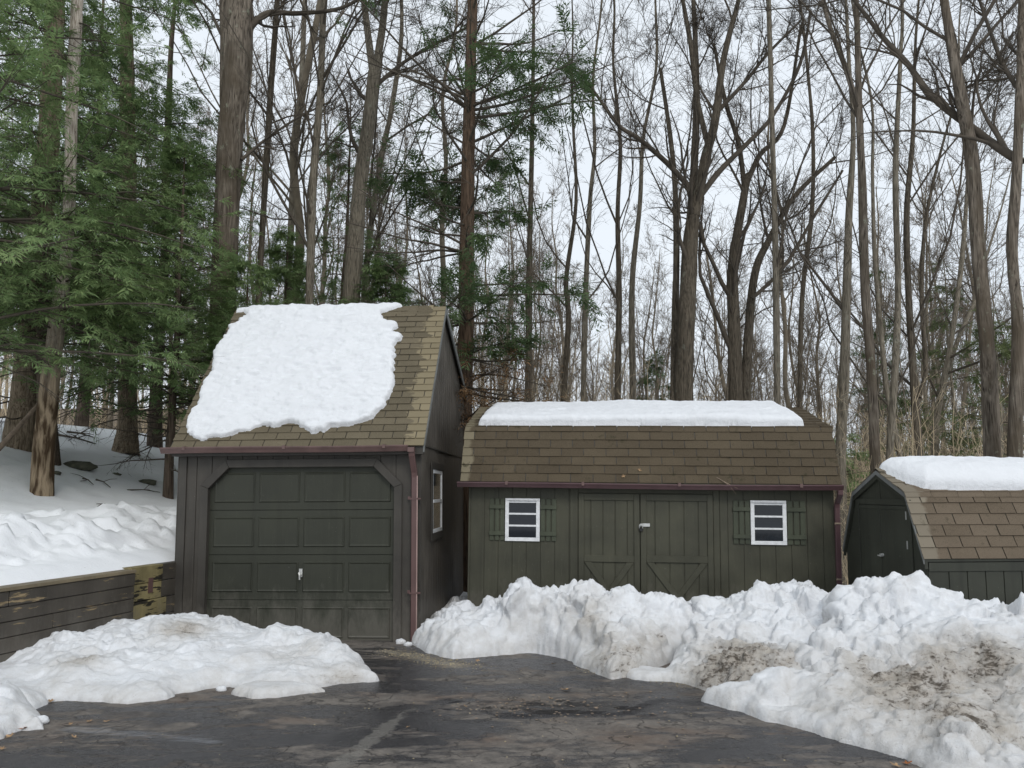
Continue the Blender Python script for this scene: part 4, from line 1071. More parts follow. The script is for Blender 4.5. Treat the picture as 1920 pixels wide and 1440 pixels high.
# chips of broken asphalt
mb = MB(); rg = random.Random(3)
cx, cy = G(1060, 1312)
for i in range(170):
    x = cx+rg.gauss(0, .55); y = cy+rg.gauss(0, .25); s = rg.uniform(.003, .011); z = float(drive_z(np.array(x), np.array(y)))+.006; a = rg.uniform(0, 3.1)
    pts = [(x+s*math.cos(a+k*1.57+rg.uniform(-.3,.3))*1.4, y+s*math.sin(a+k*1.57+rg.uniform(-.3,.3)), z) for k in range(4)]
    mb.prism(pts, (0, 0, s*.35))
o = mb.build('asphalt_crumbs', M_STICK); tag(o, 'scattered crumbs and leaf chips over the broken asphalt patch', 'debris', kind='stuff')
mb = MB()
for i in range(1300):
    k = rg.random(); 
    if k < .55: a = G(730, 1212); b = G(890, 1245); sp = .13
    elif k < .9: a = G(1110, 1243); b = G(1340, 1278); sp = .09
    else: a = G(500, 1330); b = G(1500, 1380); sp = .8
    t = rg.random(); x = a[0]+(b[0]-a[0])*t+rg.gauss(0, sp); y = a[1]+(b[1]-a[1])*t+rg.gauss(0, sp); s = rg.uniform(.002, .006)
    z = float(.1-.025*y)+.004; an = rg.uniform(0, 3)
    pts = [(x+s*math.cos(an+q2*2.1)*1.3, y+s*math.sin(an+q2*2.1), z) for q2 in range(3)]; mb.prism(pts, (0, 0, s*.8))
o = mb.build('grit', M_LITTER); tag(o, 'pale grit and seed scattered on the wet driveway', 'grit', kind='stuff')
# ------------------------------------------------------------------ trees
def unit(v): return v/np.maximum(np.linalg.norm(v, axis=-1, keepdims=True), 1e-9)
def tubes(pts, rad, sides):
    """pts (M,n,3), rad (M,n) -> V, F"""
    M_, n, _ = pts.shape
    tan = np.empty_like(pts); tan[:, 1:-1] = pts[:, 2:]-pts[:, :-2]; tan[:, 0] = pts[:, 1]-pts[:, 0]; tan[:, -1] = pts[:, -1]-pts[:, -2]
    tan = unit(tan)
    ref = np.where(np.abs(tan[:, :1, 2:3]) > .8, np.array([[[1., 0, 0]]]), np.array([[[0, 0, 1.]]]))
    a = unit(np.cross(tan, ref)); b = np.cross(tan, a)
    th = np.arange(sides)*2*PI/sides
    V = pts[:, :, None, :] + rad[:, :, None, None]*(a[:, :, None, :]*np.cos(th)[None, None, :, None]+b[:, :, None, :]*np.sin(th)[None, None, :, None])
    m_ = np.arange(M_)[:, None, None]; i = np.arange(n-1)[None, :, None]; k = np.arange(sides)[None, None, :]; k2 = (k+1) % sides
    base = m_*n*sides
    F_ = np.stack([base+i*sides+k, base+i*sides+k2, base+(i+1)*sides+k2, base+(i+1)*sides+k], -1).reshape(-1, 4)
    return V.reshape(-1, 3), F_
class TM:
    def __init__(s): s.V = []; s.F = []; s.n = 0
    def add(s, pts, rad, sides):
        if len(pts) == 0: return
        V, F_ = tubes(pts, rad, sides); s.V.append(V); s.F.append(F_+s.n); s.n += len(V)
    def raw(s, V, F_): s.V.append(V); s.F.append(F_+s.n); s.n += len(V)
    def mesh(s, name, smooth=True): return np_mesh(name, np.concatenate(s.V), [np.concatenate(s.F)], smooth)
def gro(rg, S, D, L, R, n, wander, up, tip=.22, droop=0.):
    M_ = len(S); P = np.empty((M_, n+1, 3)); P[:, 0] = S; d = unit(D)
    for i in range(n):
        d = unit(d + rg.normal(0, wander, (M_, 3)) + np.array([0, 0, up-droop*(i/n)]))
        P[:, i+1] = P[:, i]+d*(L/n)[:, None]
    t = np.linspace(0, 1, n+1)[None]
    return P, R[:, None]*(1-(1-tip)*t)
def spawn(rg, P, Rd, L, kmean, t0, t1, angs, lf, rf, rmin=.003, flat=0., tpow=1.):
    M_, n, _ = P.shape
    k = rg.poisson(kmean, M_) if np.isscalar(kmean) else rg.poisson(kmean)
    idx = np.repeat(np.arange(M_), k); T = len(idx)
    if T == 0: return np.zeros((0,3)), np.zeros((0,3)), np.zeros(0), np.zeros(0), idx, np.zeros(0)
    t = t0+(t1-t0)*rg.random(T)**tpow; u = t*(n-1); i = np.minimum(u.astype(int), n-2); f = (u-i)[:, None]
    S = P[idx, i]*(1-f)+P[idx, i+1]*f; tn = unit(P[idx, i+1]-P[idx, i]); r = Rd[idx, i]*(1-f[:, 0])+Rd[idx, i+1]*f[:, 0]
    rv = rg.normal(0, 1, (T, 3)); rv[:, 2] *= (1-flat)
    pr = unit(rv-tn*np.sum(rv*tn, -1, keepdims=True)); a = np.radians(rg.uniform(angs[0], angs[1], T))[:, None]
    D = tn*np.cos(a)+pr*np.sin(a)
    Ln = L[idx]*lf*(1-.55*t)*rg.uniform(.6, 1.25, T)
    return S, D, Ln, np.maximum(np.minimum(r*rf, r*.85)*rg.uniform(.7, 1.1, T), rmin), idx, t

def bare_crown(rg, tm, P, Rd, L, limbs, z0=.25, limb_len=.38, ang=(25, 55), up=.09, dens=(7, 7, 3.0), rmin=.0045, extra=None, wander=.13):
    S, D, Ln, R, _, t = spawn(rg, P, Rd, L, limbs*1.25 if rmin < .006 else limbs, z0, .98, ang, limb_len, .42, .012)
    P1_, R1 = gro(rg, S, D, Ln, R, 8, wander, up); tm.add(P1_, R1, 5)
    allP, allR, allL = P1_, R1, Ln
    sets = [(P1_, R1, Ln)]
    if extra is not None: sets += extra
    for (A, B, C) in sets:
        S, D, Lb, Rb, _, _ = spawn(rg, A, B, C, dens[0], .15, 1, (22, 60), .50, .55, rmin*1.6)
        P2_, R2 = gro(rg, S, D, Lb, Rb, 5, .16, .05); tm.add(P2_, R2, 4)
        S, D, Lc, Rc, _, _ = spawn(rg, P2_, R2, Lb, dens[1], .1, 1, (22, 60), .50, .6, rmin)
        P3x, R3 = gro(rg, S, D, np.maximum(Lc, .25), Rc, 4, .18, .04); tm.add(P3x, R3, 3)
        S, D, Ld, Rd_, _, _ = spawn(rg, P3x, R3, np.maximum(Lc, .25), dens[2], .1, 1, (20, 60), .55, .7, rmin*.75)
        P4_, R4 = gro(rg, S, D, np.maximum(Ld, .15), Rd_, 2, .18, .03); tm.add(P4_, R4, 3)

def trunk_mesh(name, P, R, sides, seed, knob=.06):
    n = len(P); tt = np.arange(n); K = 6
    # densify with smooth interpolation
    u = np.linspace(0, n-1, (n-1)*K+1)
    def cr(A):
        A = np.asarray(A, float); i = np.clip(u.astype(int), 0, n-2); f = (u-i)
        if A.ndim > 1: f = f[:, None]
        p0 = A[np.maximum(i-1, 0)]; p1 = A[i]; p2 = A[i+1]; p3 = A[np.minimum(i+2, n-1)]
        return .5*((2*p1)+(-p0+p2)*f+(2*p0-5*p1+4*p2-p3)*f*f+(-p0+3*p1-3*p2+p3)*f**3)
    PP = cr(P); RR = np.maximum(np.interp(u, tt, R), .004)
    V, F_ = tubes(PP[None], RR[None], sides)
    c = np.repeat(PP, sides, axis=0); d = V-c; r = np.repeat(RR, sides)[:, None]
    nz_ = fbm(V*np.array([5, 5, 1.1]), 4, seed)[:, None]; nz2 = fbm(V*np.array([1.2, 1.2, .8]), 3, seed+7)[:, None]
    rdg = (np.abs(fbm(V*np.array([15, 15, 1.3]), 3, seed+3))[:, None]*-.22 if sides >= 22 else 0.)
    V = c+d*(1+knob*1.6*nz_+knob*1.3*nz2+rdg)
    return np_mesh(name, V, [F_], True), PP, RR

HERO_POS = []
def path_world(path, ws, D, seed, extend=True, dd=0.):
    rg = np.random.default_rng(seed); pts = []; rad = []
    n = len(path)
    for i, ((px, py), w_) in enumerate(zip(path, ws)):
        Di = D+dd*i/(n-1)+(.12*math.sin(i*1.9+seed) if i else 0); p = W(px, py, Di); pts.append(np.array(p)); rad.append(w_*Di/F/2)
    return pts, rad
def hero(name, label, cat, D, path, ws, bark, limbs=10, twig=None, seed=1, forks=(), boughs=(), top=9., z0=.25, ang=(25, 55), up=.09, limb_len=.40, dens=(7, 6.5, 3.), sides=14, group=None, ntop=5, crown_name='branches', lean_top=.0, flare=1.35):
    """path from low to high in photo pixels at depth D"""
    rg = np.random.default_rng(seed); twig = twig or M_TWIG
    if max(ws) < 25: ws = [w_*.9 for w_ in ws]
    pts, rad = path_world(path, ws, D, seed)
    b = pts[0]; d0 = unit((pts[0]-pts[1])[None])[0]; g = gz(b[0], b[1])-.35
    if b[2] > g+.3:
        drop = b[2]-g; hor = d0[:2]/max(.5, -d0[2])*min(drop, 1.5)*.8
        nb = np.array([b[0]+hor[0], b[1]+hor[1], g]); mid = (b*.45+nb*.55)
        pts = [nb, mid]+pts; rad = [rad[0]*flare, rad[0]*1.07]+rad
    # extend upwards out of the photo
    dt = unit((pts[-1]-pts[-2])[None])[0]; dt = unit((dt*.6+np.array([0, 0, .6]))[None])[0]
    r_e = rad[-1]
    for i in range(ntop):
        dt = unit((dt+rg.normal(0, .07, 3)+np.array([0, 0, .06]))[None])[0]
        pts.append(pts[-1]+dt*top/ntop); rad.append(r_e*(1-(i+1)/(ntop)*.93))
    root = empty(name, pts[0]); tag(root, label, cat, group); o = pts[0]
    HERO_POS.append((pts[1][0], pts[1][1]))
    Pn = np.array(pts)-o
    me, PP, RR = trunk_mesh('trunk', Pn, rad, sides, seed)
    link_mesh('trunk', me, bark, root)
    tm = TM(); L = float(np.sum(np.linalg.norm(np.diff(PP, axis=0), axis=1)))
    extra = []
    for (fp, fw, dd) in list(forks):
        fpts, frad = path_world(fp, fw, D, seed+3, dd=dd); fpts = [p-o for p in fpts]
        dt = unit((fpts[-1]-fpts[-2])[None])[0]
        for i in range(4):
            dt = unit((dt+rg.normal(0, .1, 3)+np.array([0, 0, .08]))[None])[0]; fpts.append(fpts[-1]+dt*top/5); frad.append(frad[-1]*.62)
        mf, P2_, R2_ = trunk_mesh('fork', np.array(fpts), frad, max(8, sides-4), seed+5); link_mesh('fork', mf, bark, root)
        k = 16; ii = np.linspace(0, len(P2_)-1, k).astype(int); Lf = np.array([float(np.sum(np.linalg.norm(np.diff(P2_, axis=0), axis=1)))])
        S, D_, Ln, R_, _, _ = spawn(rg, P2_[ii][None], R2_[ii][None], Lf, 8, .25, .98, ang, limb_len*1.1, .45, .01)
        a_, b_ = gro(rg, S, D_, Ln, R_, 8, .13, up); tm.add(a_, b_, 5); extra.append((a_, b_, Ln))
    for (fp, fw, dd) in list(boughs):
        fpts, frad = path_world(fp, fw, D, seed+9, dd=dd); fp_ = np.array([p-o for p in fpts]); frad = np.array(frad)
        mt = trunk_mesh('tmp', fp_, frad, 8, seed+11, .08)
        bpy.data.meshes.remove(mt[0]); tm.add(mt[1][None], mt[2][None], 8)
        k = 14; ii = np.linspace(0, len(mt[1])-1, k).astype(int)
        extra.append((mt[1][ii][None], mt[2][ii][None], np.array([float(np.sum(np.linalg.norm(np.diff(mt[1], axis=0), axis=1)))*.8])))
        S, D_, Ln, R_, _, _ = spawn(rg, mt[1][ii][None], mt[2][ii][None], np.array([5.0]), 9, .1, 1, (25, 65), .45, .5, .008)
        a_, b_ = gro(rg, S, D_, Ln, R_, 7, .14, .07); tm.add(a_, b_, 5); extra.append((a_, b_, Ln))
    k = 24; ii = np.linspace(0, len(PP)-1, k).astype(int)
    bare_crown(rg, tm, PP[ii][None], RR[ii][None], np.array([L]), limbs, z0, limb_len, ang, up, dens, extra=extra)
    link_mesh(crown_name, tm.mesh(crown_name), twig, root)
    return root, PP, RR

T_ = lambda *a, **k: hero(*a, **k)
T_('oak_tree', 'thickest ridged grey brown oak trunk rising right behind the garage roof ridge', 'tree', 15.8, [(417,620),(428,330),(444,120),(449,0)], [50,47,52,54], M_OAK, limbs=9, seed=1, z0=.5, sides=72, top=10, limb_len=.3,
   forks=[([(430,330),(424,200),(426,90),(424,0)], [16,26,27,26], .8)], boughs=[([(462,60),(500,25),(560,25),(640,15),(700,-20)], [14,11,9,7,5], 1.), ([(452,300),(500,260),(560,220),(620,190)], [7,5,4,3], 1.5)])
T_('bare_tree', 'slender dark speckled trunk just right of the thick oak', 'tree', 17.5, [(484,590),(492,430),(500,300),(507,180),(520,0)], [13,13,13,13,12], M_MAPLE, limbs=9, seed=2, z0=.3)
T_('bare_tree', 'slender mossy trunk rising from the middle of the snowy garage ridge', 'tree', 17, [(579,600),(583,470),(588,330),(600,180),(608,0)], [17,17,16,15,14], M_GREY, limbs=9, seed=3, z0=.25, up=.12)
T_('maple_tree', 'forked grey maple trunk behind the right half of the garage ridge', 'tree', 19, [(657,600),(664,480),(676,340),(690,240),(702,135)], [34,32,28,26,24], M_GREY, limbs=3, seed=4, z0=.45, top=.1, ntop=1, sides=18,
   forks=[([(700,140),(692,80),(682,0)], [16,14,12], .5), ([(703,140),(716,60),(722,0)], [17,15,13], -.5)], boughs=[([(700,165),(760,115),(830,75),(900,40)], [9,7,6,4], .8)])
T_('bare_tree', 'leaning slim trunk between the forked maple and the tall pine', 'tree', 22, [(681,600),(690,470),(712,310),(732,215),(752,80)], [14,13,12,11,9], M_GREY, limbs=9, seed=5)
T_('bare_tree', 'slim pale trunk standing left of the forked maple', 'tree', 24, [(536,600),(545,440),(552,300),(566,140),(572,0)], [14,14,13,12,11], M_GREY, limbs=10, seed=6)
# middle
T_('bare_tree', 'straight slim trunk right of the tall pine above the left end of the middle shed', 'tree', 22, [(990,752),(992,600),(993,475),(998,237),(1000,90)], [15,14,12,10,8], M_MAPLE, limbs=9, seed=11)
T_('bare_tree', 'crooked thin trunk second to the right of the pine', 'tree', 23, [(1057,752),(1066,600),(1062,520),(1080,380),(1075,240)], [13,12,10,8,6], M_MAPLE, limbs=10, seed=12, up=.12)
T_('bare_tree', 'thin trunk with a bend above the centre of the middle shed roof', 'tree', 22, [(1094,752),(1098,560),(1106,380),(1115,280),(1112,150)], [13,12,10,8,6], M_GREY, limbs=10, seed=13)
T_('bare_tree', 'thin straight trunk behind the left door of the middle shed', 'tree', 20, [(1158,752),(1161,560),(1158,400),(1163,270),(1150,120)], [13,12,10,8,6], M_MAPLE, limbs=10, seed=14)
T_('bare_tree', 'thin grey trunk with steep branches just left of the multi stemmed maple', 'tree', 21, [(1187,752),(1185,540),(1200,380),(1206,260),(1230,130)], [14,12,10,8,6], M_GREY, limbs=11, seed=15, up=.13)
T_('maple_tree', 'massive multi stemmed dark maple above the middle shed doors', 'tree', 17, [(1281,760),(1286,620),(1293,480),(1300,400)], [39,33,30,27], M_MAPLE, limbs=3, seed=16, z0=.55, top=.1, ntop=1, sides=44,
   forks=[([(1297,410),(1302,300),(1306,190),(1304,80),(1300,0)], [20,16,14,11,9], .8), ([(1302,405),(1322,300),(1341,225),(1357,110),(1385,0)], [22,20,17,12,9], -.6), ([(1330,280),(1308,190),(1296,90),(1280,0)], [12,11,10,8], -.4),
          ([(1262,760),(1266,600),(1268,440),(1262,300),(1240,140)], [15,14,12,10,7], 1.)],
   boughs=[([(1304,380),(1350,320),(1400,270),(1450,215),(1500,120),(1520,20)], [13,11,9,8,7,5], 1.), ([(1292,350),(1250,305),(1200,262),(1160,235),(1120,180),(1098,150)], [12,10,9,8,6,4], -.8), ([(1345,210),(1400,150),(1440,100),(1500,40)], [9,7,6,4], .6)], limb_len=.5)
T_('maple_tree', 'dark twin trunked maple right of the massive one above the shed doors', 'tree', 18, [(1380,760),(1377,620),(1374,500),(1396,360),(1402,330)], [28,24,20,15,14], M_MAPLE, limbs=3, seed=17, top=.1, ntop=1, sides=16,
   forks=[([(1398,350),(1425,290),(1470,236),(1500,60)], [11,10,8,6], .5), ([(1396,355),(1385,270),(1360,190),(1340,90)], [10,9,8,6], -.4), ([(1398,760),(1404,620),(1416,510),(1442,450),(1488,370),(1560,300)], [20,17,15,12,9,7], .8)], boughs=[([(1410,560),(1470,500),(1530,400),(1580,320)], [8,7,6,4], 1.)], limb_len=.5)
T_('bare_tree', 'tall perfectly straight slim trunk above the right shutters of the middle shed', 'tree', 17, [(1458,760),(1456,600),(1454,478),(1448,240),(1441,0)], [14,14,13,11,10], M_GREY, limbs=10, seed=18, z0=.35, limb_len=.28)
T_('bare_tree', 'grey trunk near the right end of the snow slab on the middle shed', 'tree', 24, [(1500,770),(1504,560),(1522,400),(1524,250),(1510,90)], [10,10,9,8,6], M_MAPLE, limbs=10, seed=19, up=.12)
T_('bare_tree', 'pale mossy trunk rising beside the right roof edge of the middle shed', 'tree', 17, [(1576,860),(1583,700),(1588,537),(1592,400),(1600,250)], [22,20,18,15,10], M_GREY, limbs=9, seed=20, sides=16)
T_('bare_tree', 'broken topped bark stripped trunk left of the small barn gable', 'tree', 15, [(1641,860),(1634,700),(1622,537),(1617,358),(1611,209),(1606,20)], [21,19,19,17,15,11], M_OAK, limbs=8, seed=21, sides=18, z0=.35,
   forks=[([(1614,230),(1590,140),(1556,50),(1538,-20)], [12,10,8,7], 1.)])
T_('bare_tree', 'slim speckled grey trunk directly above the small barn gable', 'tree', 16, [(1668,860),(1678,700),(1684,537),(1679,328),(1688,119),(1692,20)], [15,14,13,12,9,7], M_GREY, limbs=9, seed=22, z0=.4)
T_('bare_tree', 'thin crooked trunk touching the gable tree above the small barn', 'tree', 18, [(1688,860),(1664,740),(1650,600),(1640,480),(1636,330)], [11,11,10,9,7], M_GREY, limbs=9, seed=23)
T_('bare_tree', 'forked brown trunk above the left part of the small barn snow', 'tree', 18, [(1722,860),(1715,740),(1704,560),(1700,400),(1712,250),(1716,90)], [19,17,13,12,9,6], M_MAPLE, limbs=10, seed=24, forks=[([(1722,745),(1736,690),(1728,560),(1735,420),(1760,300)], [11,9,8,7,5], .6)])
T_('bare_tree', 'leaning slim trunk in the green thicket left of the dark leaning trunk', 'tree', 21, [(1752,860),(1760,760),(1780,660),(1800,520),(1812,380)], [16,14,11,10,8], M_GREY, limbs=10, seed=25, forks=[([(1762,750),(1795,640),(1830,560),(1850,480)], [9,8,7,5], .6)])
T_('bare_tree', 'thick dark bark stripped trunk leaning left at the right side of the photo', 'tree', 12.5, [(1862,870),(1857,760),(1850,640),(1836,480),(1822,300),(1797,155),(1770,0)], [33,30,28,27,25,21,16], M_OAK, limbs=9, seed=26, sides=44, z0=.45, limb_len=.3,
   boughs=[([(1800,170),(1850,140),(1900,60)], [6,5,4], .5)])
T_('bare_tree', 'dark crooked trunk at the right photo edge with a huge bough reaching left', 'tree', 12, [(1903,870),(1906,740),(1908,597),(1897,470),(1905,350),(1912,200),(1916,0)], [26,25,22,20,19,17,14], M_OAK, limbs=8, seed=27, sides=36,
   boughs=[([(1916,305),(1870,275),(1827,243),(1749,182),(1701,119),(1654,68),(1594,-10)], [17,16,15,13,11,9,7], 1.6), ([(1912,170),(1880,120),(1850,40),(1830,-20)], [9,8,6,5], .6)])

# tall pine with dead lower whorls
def conifer_foliage(rg, tm, S, D, size, nleaf=11):
    """feathery flat sprays at S along D, drooping; adds rhomb leaflets"""
    M_ = len(S)
    if M_ == 0: return
    D = unit(D); up = np.array([0, 0, 1.]); side = unit(np.cross(D, up)+1e-6)
    nrm = unit(np.cross(side, D)+rg.normal(0, .25, (M_, 3))); side = np.cross(D, nrm)
    Vs = []; 
    for k in range(nleaf):
        sgn = 1 if k % 2 else -1; t = .08+.92*(k//2)/max(1, (nleaf-1)//2)
        if k == nleaf-1: sgn = 0; t = .8
        st = S+D*(size*t)[:, None] - nrm*(size*.12*t*t)[:, None]
        ln = size*(.50*(1-.55*t)+.10)*rg.uniform(.7, 1.25, M_)
        dd = unit(D*.75+side*sgn*.85+nrm*rg.uniform(-.55, .20, M_)[:, None]+rg.normal(0, .20, (M_, 3)))
        wv = unit(np.cross(dd, nrm))*(ln*.10)[:, None]
        mid = st+dd*(ln*.45)[:, None]
        Vs.append(np.stack([st, mid+wv, st+dd*ln[:, None]-nrm*(ln*.1)[:, None], mid-wv], 1))
    V = np.concatenate(Vs, 0).reshape(-1, 3); F_ = np.arange(len(V)).reshape(-1, 4); tm.raw(V, F_)

def hemlock(label, X, Yd, height, r0, seed, crown_z=1.2, spread=3.0, mat=M_FOL, bark=M_HEM, nbr=105, dens=1.0, dead_low=8, size=.29, path=None, cat='hemlock tree', name='hemlock_tree', crowntop=None, folfn=None, band=None):
    rg = np.random.default_rng(seed); g = gz(X, Yd)-.3
    if path is None:
        n = 9; P = np.stack([np.cumsum(rg.normal(0, .035, n)), np.cumsum(rg.normal(0, .035, n)), np.linspace(0, height, n)], 1); R = r0*np.linspace(1, .06, n)**.8; R[0] *= 1.25
        o = np.array([X, Yd, g])
    else: P, R, o = path
    root = empty(name, o); tag(root, label, cat); HERO_POS.append((o[0], o[1]))
    me, PP, RR = trunk_mesh('trunk', P, R, (48 if r0 >= .2 else 18) if r0 > .12 else 10, seed, .05); link_mesh('trunk', me, bark, root)
    H = PP[-1, 2]
    zb = crown_z+(H-crown_z)*rg.random(nbr)**1.0*.97
    if band: zb = np.concatenate([zb, rg.uniform(band[0], band[1], band[2])]); nbr = len(zb)
    az = rg.uniform(0, 2*PI, nbr); f = (zb-crown_z)/(H-crown_z)
    Ln = spread*np.minimum(1, (1-f)*1.25+.05)*rg.uniform(.55, 1.15, nbr)
    S = np.stack([np.interp(zb, PP[:, 2], PP[:, k]) for k in range(3)], 1); el = rg.uniform(-.05, .35, nbr)
    D = np.stack([np.cos(az)*np.cos(el), np.sin(az)*np.cos(el), np.sin(el)], 1)
    Rb = np.minimum(np.interp(zb, PP[:, 2], RR)*.35, .006+.007*Ln)
    tm = TM(); fm = TM()
    A, B = gro(rg, S, D, Ln, Rb, 7, .07, .0, droop=.10); tm.add(A, B, 4)
    S2, D2, L2_, R2, idx, t = spawn(rg, A, B, Ln, 15*dens, .16, 1, (40, 65), .52, .5, .004, flat=.85)
    C, E = gro(rg, S2, D2, np.maximum(L2_, .18), R2, 4, .08, .0, droop=.12); tm.add(C, E, 3)
    L2_ = np.maximum(L2_, .18)
    k = np.maximum(2, np.round(L2_/size*3.3*dens)).astype(float)
    S3, D3, L3_, _, idx3, t3 = spawn(rg, C, E, L2_, k, .1, 1., (10, 50), .5, .5, .003, flat=.8)
    wp_ = S3+o; kk = ~((wp_[:, 0] > -4.75) & (wp_[:, 0] < -.6) & (wp_[:, 1] > 9.4) & (wp_[:, 1] < 17.7) & (wp_[:, 2] < 5.2)); S3, D3 = S3[kk], D3[kk]
    if folfn is not None:
        kp = folfn(S3+o, rg); S3, D3 = S3[kp], D3[kp]
    D3[:, 2] -= .12
    conifer_foliage(rg, fm, S3, D3, size*.72*rg.uniform(.6, 1.25, len(S3)))
    # dead, bare lower branches
    if dead_low:
        zb = rg.uniform(crown_z*.45, crown_z+1.0, dead_low); az = rg.uniform(0, 2*PI, dead_low); el = rg.uniform(-.35, .1, dead_low)
        S = np.stack([np.interp(zb, PP[:, 2], PP[:, k]) for k in range(3)], 1)
        D = np.stack([np.cos(az)*np.cos(el), np.sin(az)*np.cos(el), np.sin(el)], 1); Ln = rg.uniform(.5, 1.0, dead_low)*spread*.9
        A, B = gro(rg, S, D, Ln, np.full(dead_low, .018), 8, .11, .0, droop=.14); tm.add(A, B, 4)
        S, D, Lb, Rb, _, _ = spawn(rg, A, B, Ln, 8, .2, 1, (25, 60), .45, .5, .004); A, B = gro(rg, S, D, Lb, Rb, 4, .16, -.02); tm.add(A, B, 3)
        S, D, Lb, Rb, _, _ = spawn(rg, A, B, Lb, 3, .2, 1, (25, 60), .5, .5, .003); A, B = gro(rg, S, D, Lb, Rb, 3, .16, -.02); tm.add(A, B, 3)
    link_mesh('branches', tm.mesh('branches'), M_TWIG, root)
    if fm.V: link_mesh('needle_crown', fm.mesh('needle_crown', False), mat, root)
    return root

def at(px, D): return (px-960)/F*D*1.0
# front pale trunk (dead top) from base
def conif_path(path, ws, D, top=5):
    pts, rad = path_world(path, ws, D, 7); dt = unit((pts[-1]-pts[-2])[None])[0]
    for i in range(4): pts.append(pts[-1]+dt*top/4); rad.append(rad[-1]*.8)
    o = pts[0].copy(); return np.array(pts)-o, np.array(rad), o
pb = conif_path([(77,950),(82,850),(92,730),(108,600),(124,480),(132,320),(136,160),(146,-10)], [44,37,34,29,22,22,23,24], 12.1, 4)
rr_ = hemlock('pale flaking trunk of the nearest hemlock standing on the bank left of the garage', 0, 0, 0, .2, 101, crown_z=7.2, spread=1.9, nbr=6, dens=.85, dead_low=14, path=pb, bark=M_PALE, size=.27, band=(2.15, 3.9, 34), mat=M_FOLB)
for ch_ in rr_.children:
    if ch_.name.startswith('trunk'): ch_['label'] = 'trunk with brown ridged foot and pale peeling upper part'
# brown foot of the same trunk
mi = MATS['pale_flaking_bark']; 
nt_ = mi.node_tree; bsdf = nt_.nodes['Principled BSDF']; oldc = bsdf.inputs['Base Color'].links[0].from_socket
tcx = nt_.nodes.new('ShaderNodeTexCoord'); sp_ = nt_.nodes.new('ShaderNodeSeparateXYZ'); nt_.links.new(tcx.outputs['Object'], sp_.inputs[0])
nzx = nt_.nodes.new('ShaderNodeTexNoise'); nzx.inputs['Scale'].default_value = 9; nzx.inputs['Detail'].default_value = 6
mpx = nt_.nodes.new('ShaderNodeMapping'); mpx.inputs['Scale'].default_value = (1.3, 1.3, .18); nt_.links.new(tcx.outputs['Object'], mpx.inputs[0]); nt_.links.new(mpx.outputs[0], nzx.inputs['Vector'])
mrx = nt_.nodes.new('ShaderNodeMapRange'); nt_.links.new(sp_.outputs[2], mrx.inputs['Value']); mrx.inputs['From Min'].default_value = 1.6; mrx.inputs['From Max'].default_value = 3.6
brn = nt_.nodes.new('ShaderNodeMix'); brn.data_type = 'RGBA'; mry = nt_.nodes.new('ShaderNodeMapRange'); nt_.links.new(nzx.outputs['Fac'], mry.inputs['Value']); mry.inputs['From Min'].default_value = .42; mry.inputs['From Max'].default_value = .60
nt_.links.new(mry.outputs[0], brn.inputs[0]); brn.inputs[6].default_value = (.075, .050, .030, 1); brn.inputs[7].default_value = (.36, .28, .19, 1)
mm = nt_.nodes.new('ShaderNodeMix'); mm.data_type = 'RGBA'; nt_.links.new(mrx.outputs[0], mm.inputs[0]); nt_.links.new(brn.outputs[2], mm.inputs[6]); nt_.links.new(oldc, mm.inputs[7]); nt_.links.new(mm.outputs[2], bsdf.inputs['Base Color'])

pa_ = conif_path([(38,870),(45,780),(52,700),(70,500),(88,300),(100,100),(104,0)], [70,58,50,44,40,36,34], 14.6, 5)
hemlock('thick dark furrowed hemlock trunk at the left photo edge, left of the pale trunk', 0, 0, 0, .3, 102, crown_z=1.9, spread=3.0, nbr=120, path=pa_, bark=M_HEM2, mat=M_FOL, size=.29, dens=.82)
pa2 = conif_path([(92,880),(88,780),(84,700),(78,560)], [44,34,30,20], 14.2, 3)
hemlock('reddish brown hemlock stem squeezed between the thick dark trunk and the pale trunk', 0, 0, 0, .2, 103, crown_z=2.6, spread=2.2, nbr=40, path=pa2, bark=M_HEM, mat=M_FOL, dead_low=6)
pc = conif_path([(236,855),(238,800),(240,700),(241,500),(240,300),(238,100),(236,0)], [52,36,33,31,30,26,24], 17.2, 6)
hemlock('further hemlock trunk with flared root foot on the bank between pale trunk and garage', 0, 0, 0, .25, 104, crown_z=1.7, spread=3.1, nbr=120, path=pc, bark=M_HEM2, mat=M_FOL, dead_low=24, dens=.82)
hemlock('broad bright green hemlock reaching in from the left photo edge', at(-160, 10.9), 10.9, 12, .16, 105, crown_z=1.9, spread=3.7, nbr=115, mat=M_FOLB, size=.28, dens=.85)
hemlock('young green hemlock filling the gap left of the garage roof', at(318, 14.6), 14.6, 7.2, .09, 106, crown_z=1.7, spread=2.1, nbr=70, mat=M_FOL, dead_low=20, size=.30, dens=.75)
hemlock('tall hemlock behind the young one with its trunk left of the thick oak', at(290, 20), 20, 15, .17, 107, crown_z=1.6, spread=2.9, nbr=62, mat=M_FOL, size=.34, dens=.75)
hemlock('low hemlock whose sprays cross in front of the thick oak trunk', at(418, 14.6)+.02, 15.0, 5.5, .06, 108, crown_z=1.9, spread=1.6, nbr=55, mat=M_FOLB, dead_low=0, size=.27)
hemlock('small hemlock showing its top above the left half of the garage ridge', at(525, 19.5), 19.5, 7.2, .08, 109, crown_z=1.5, spread=2.2, nbr=85, mat=M_FOLB, dead_low=4, size=.30, dens=.9)
hemlock('dark low hemlock peeking over the right half of the garage ridge', at(715, 19), 19, 6.8, .08, 110, crown_z=1.5, spread=2.5, nbr=85, mat=M_FOL, dead_low=4, size=.32)
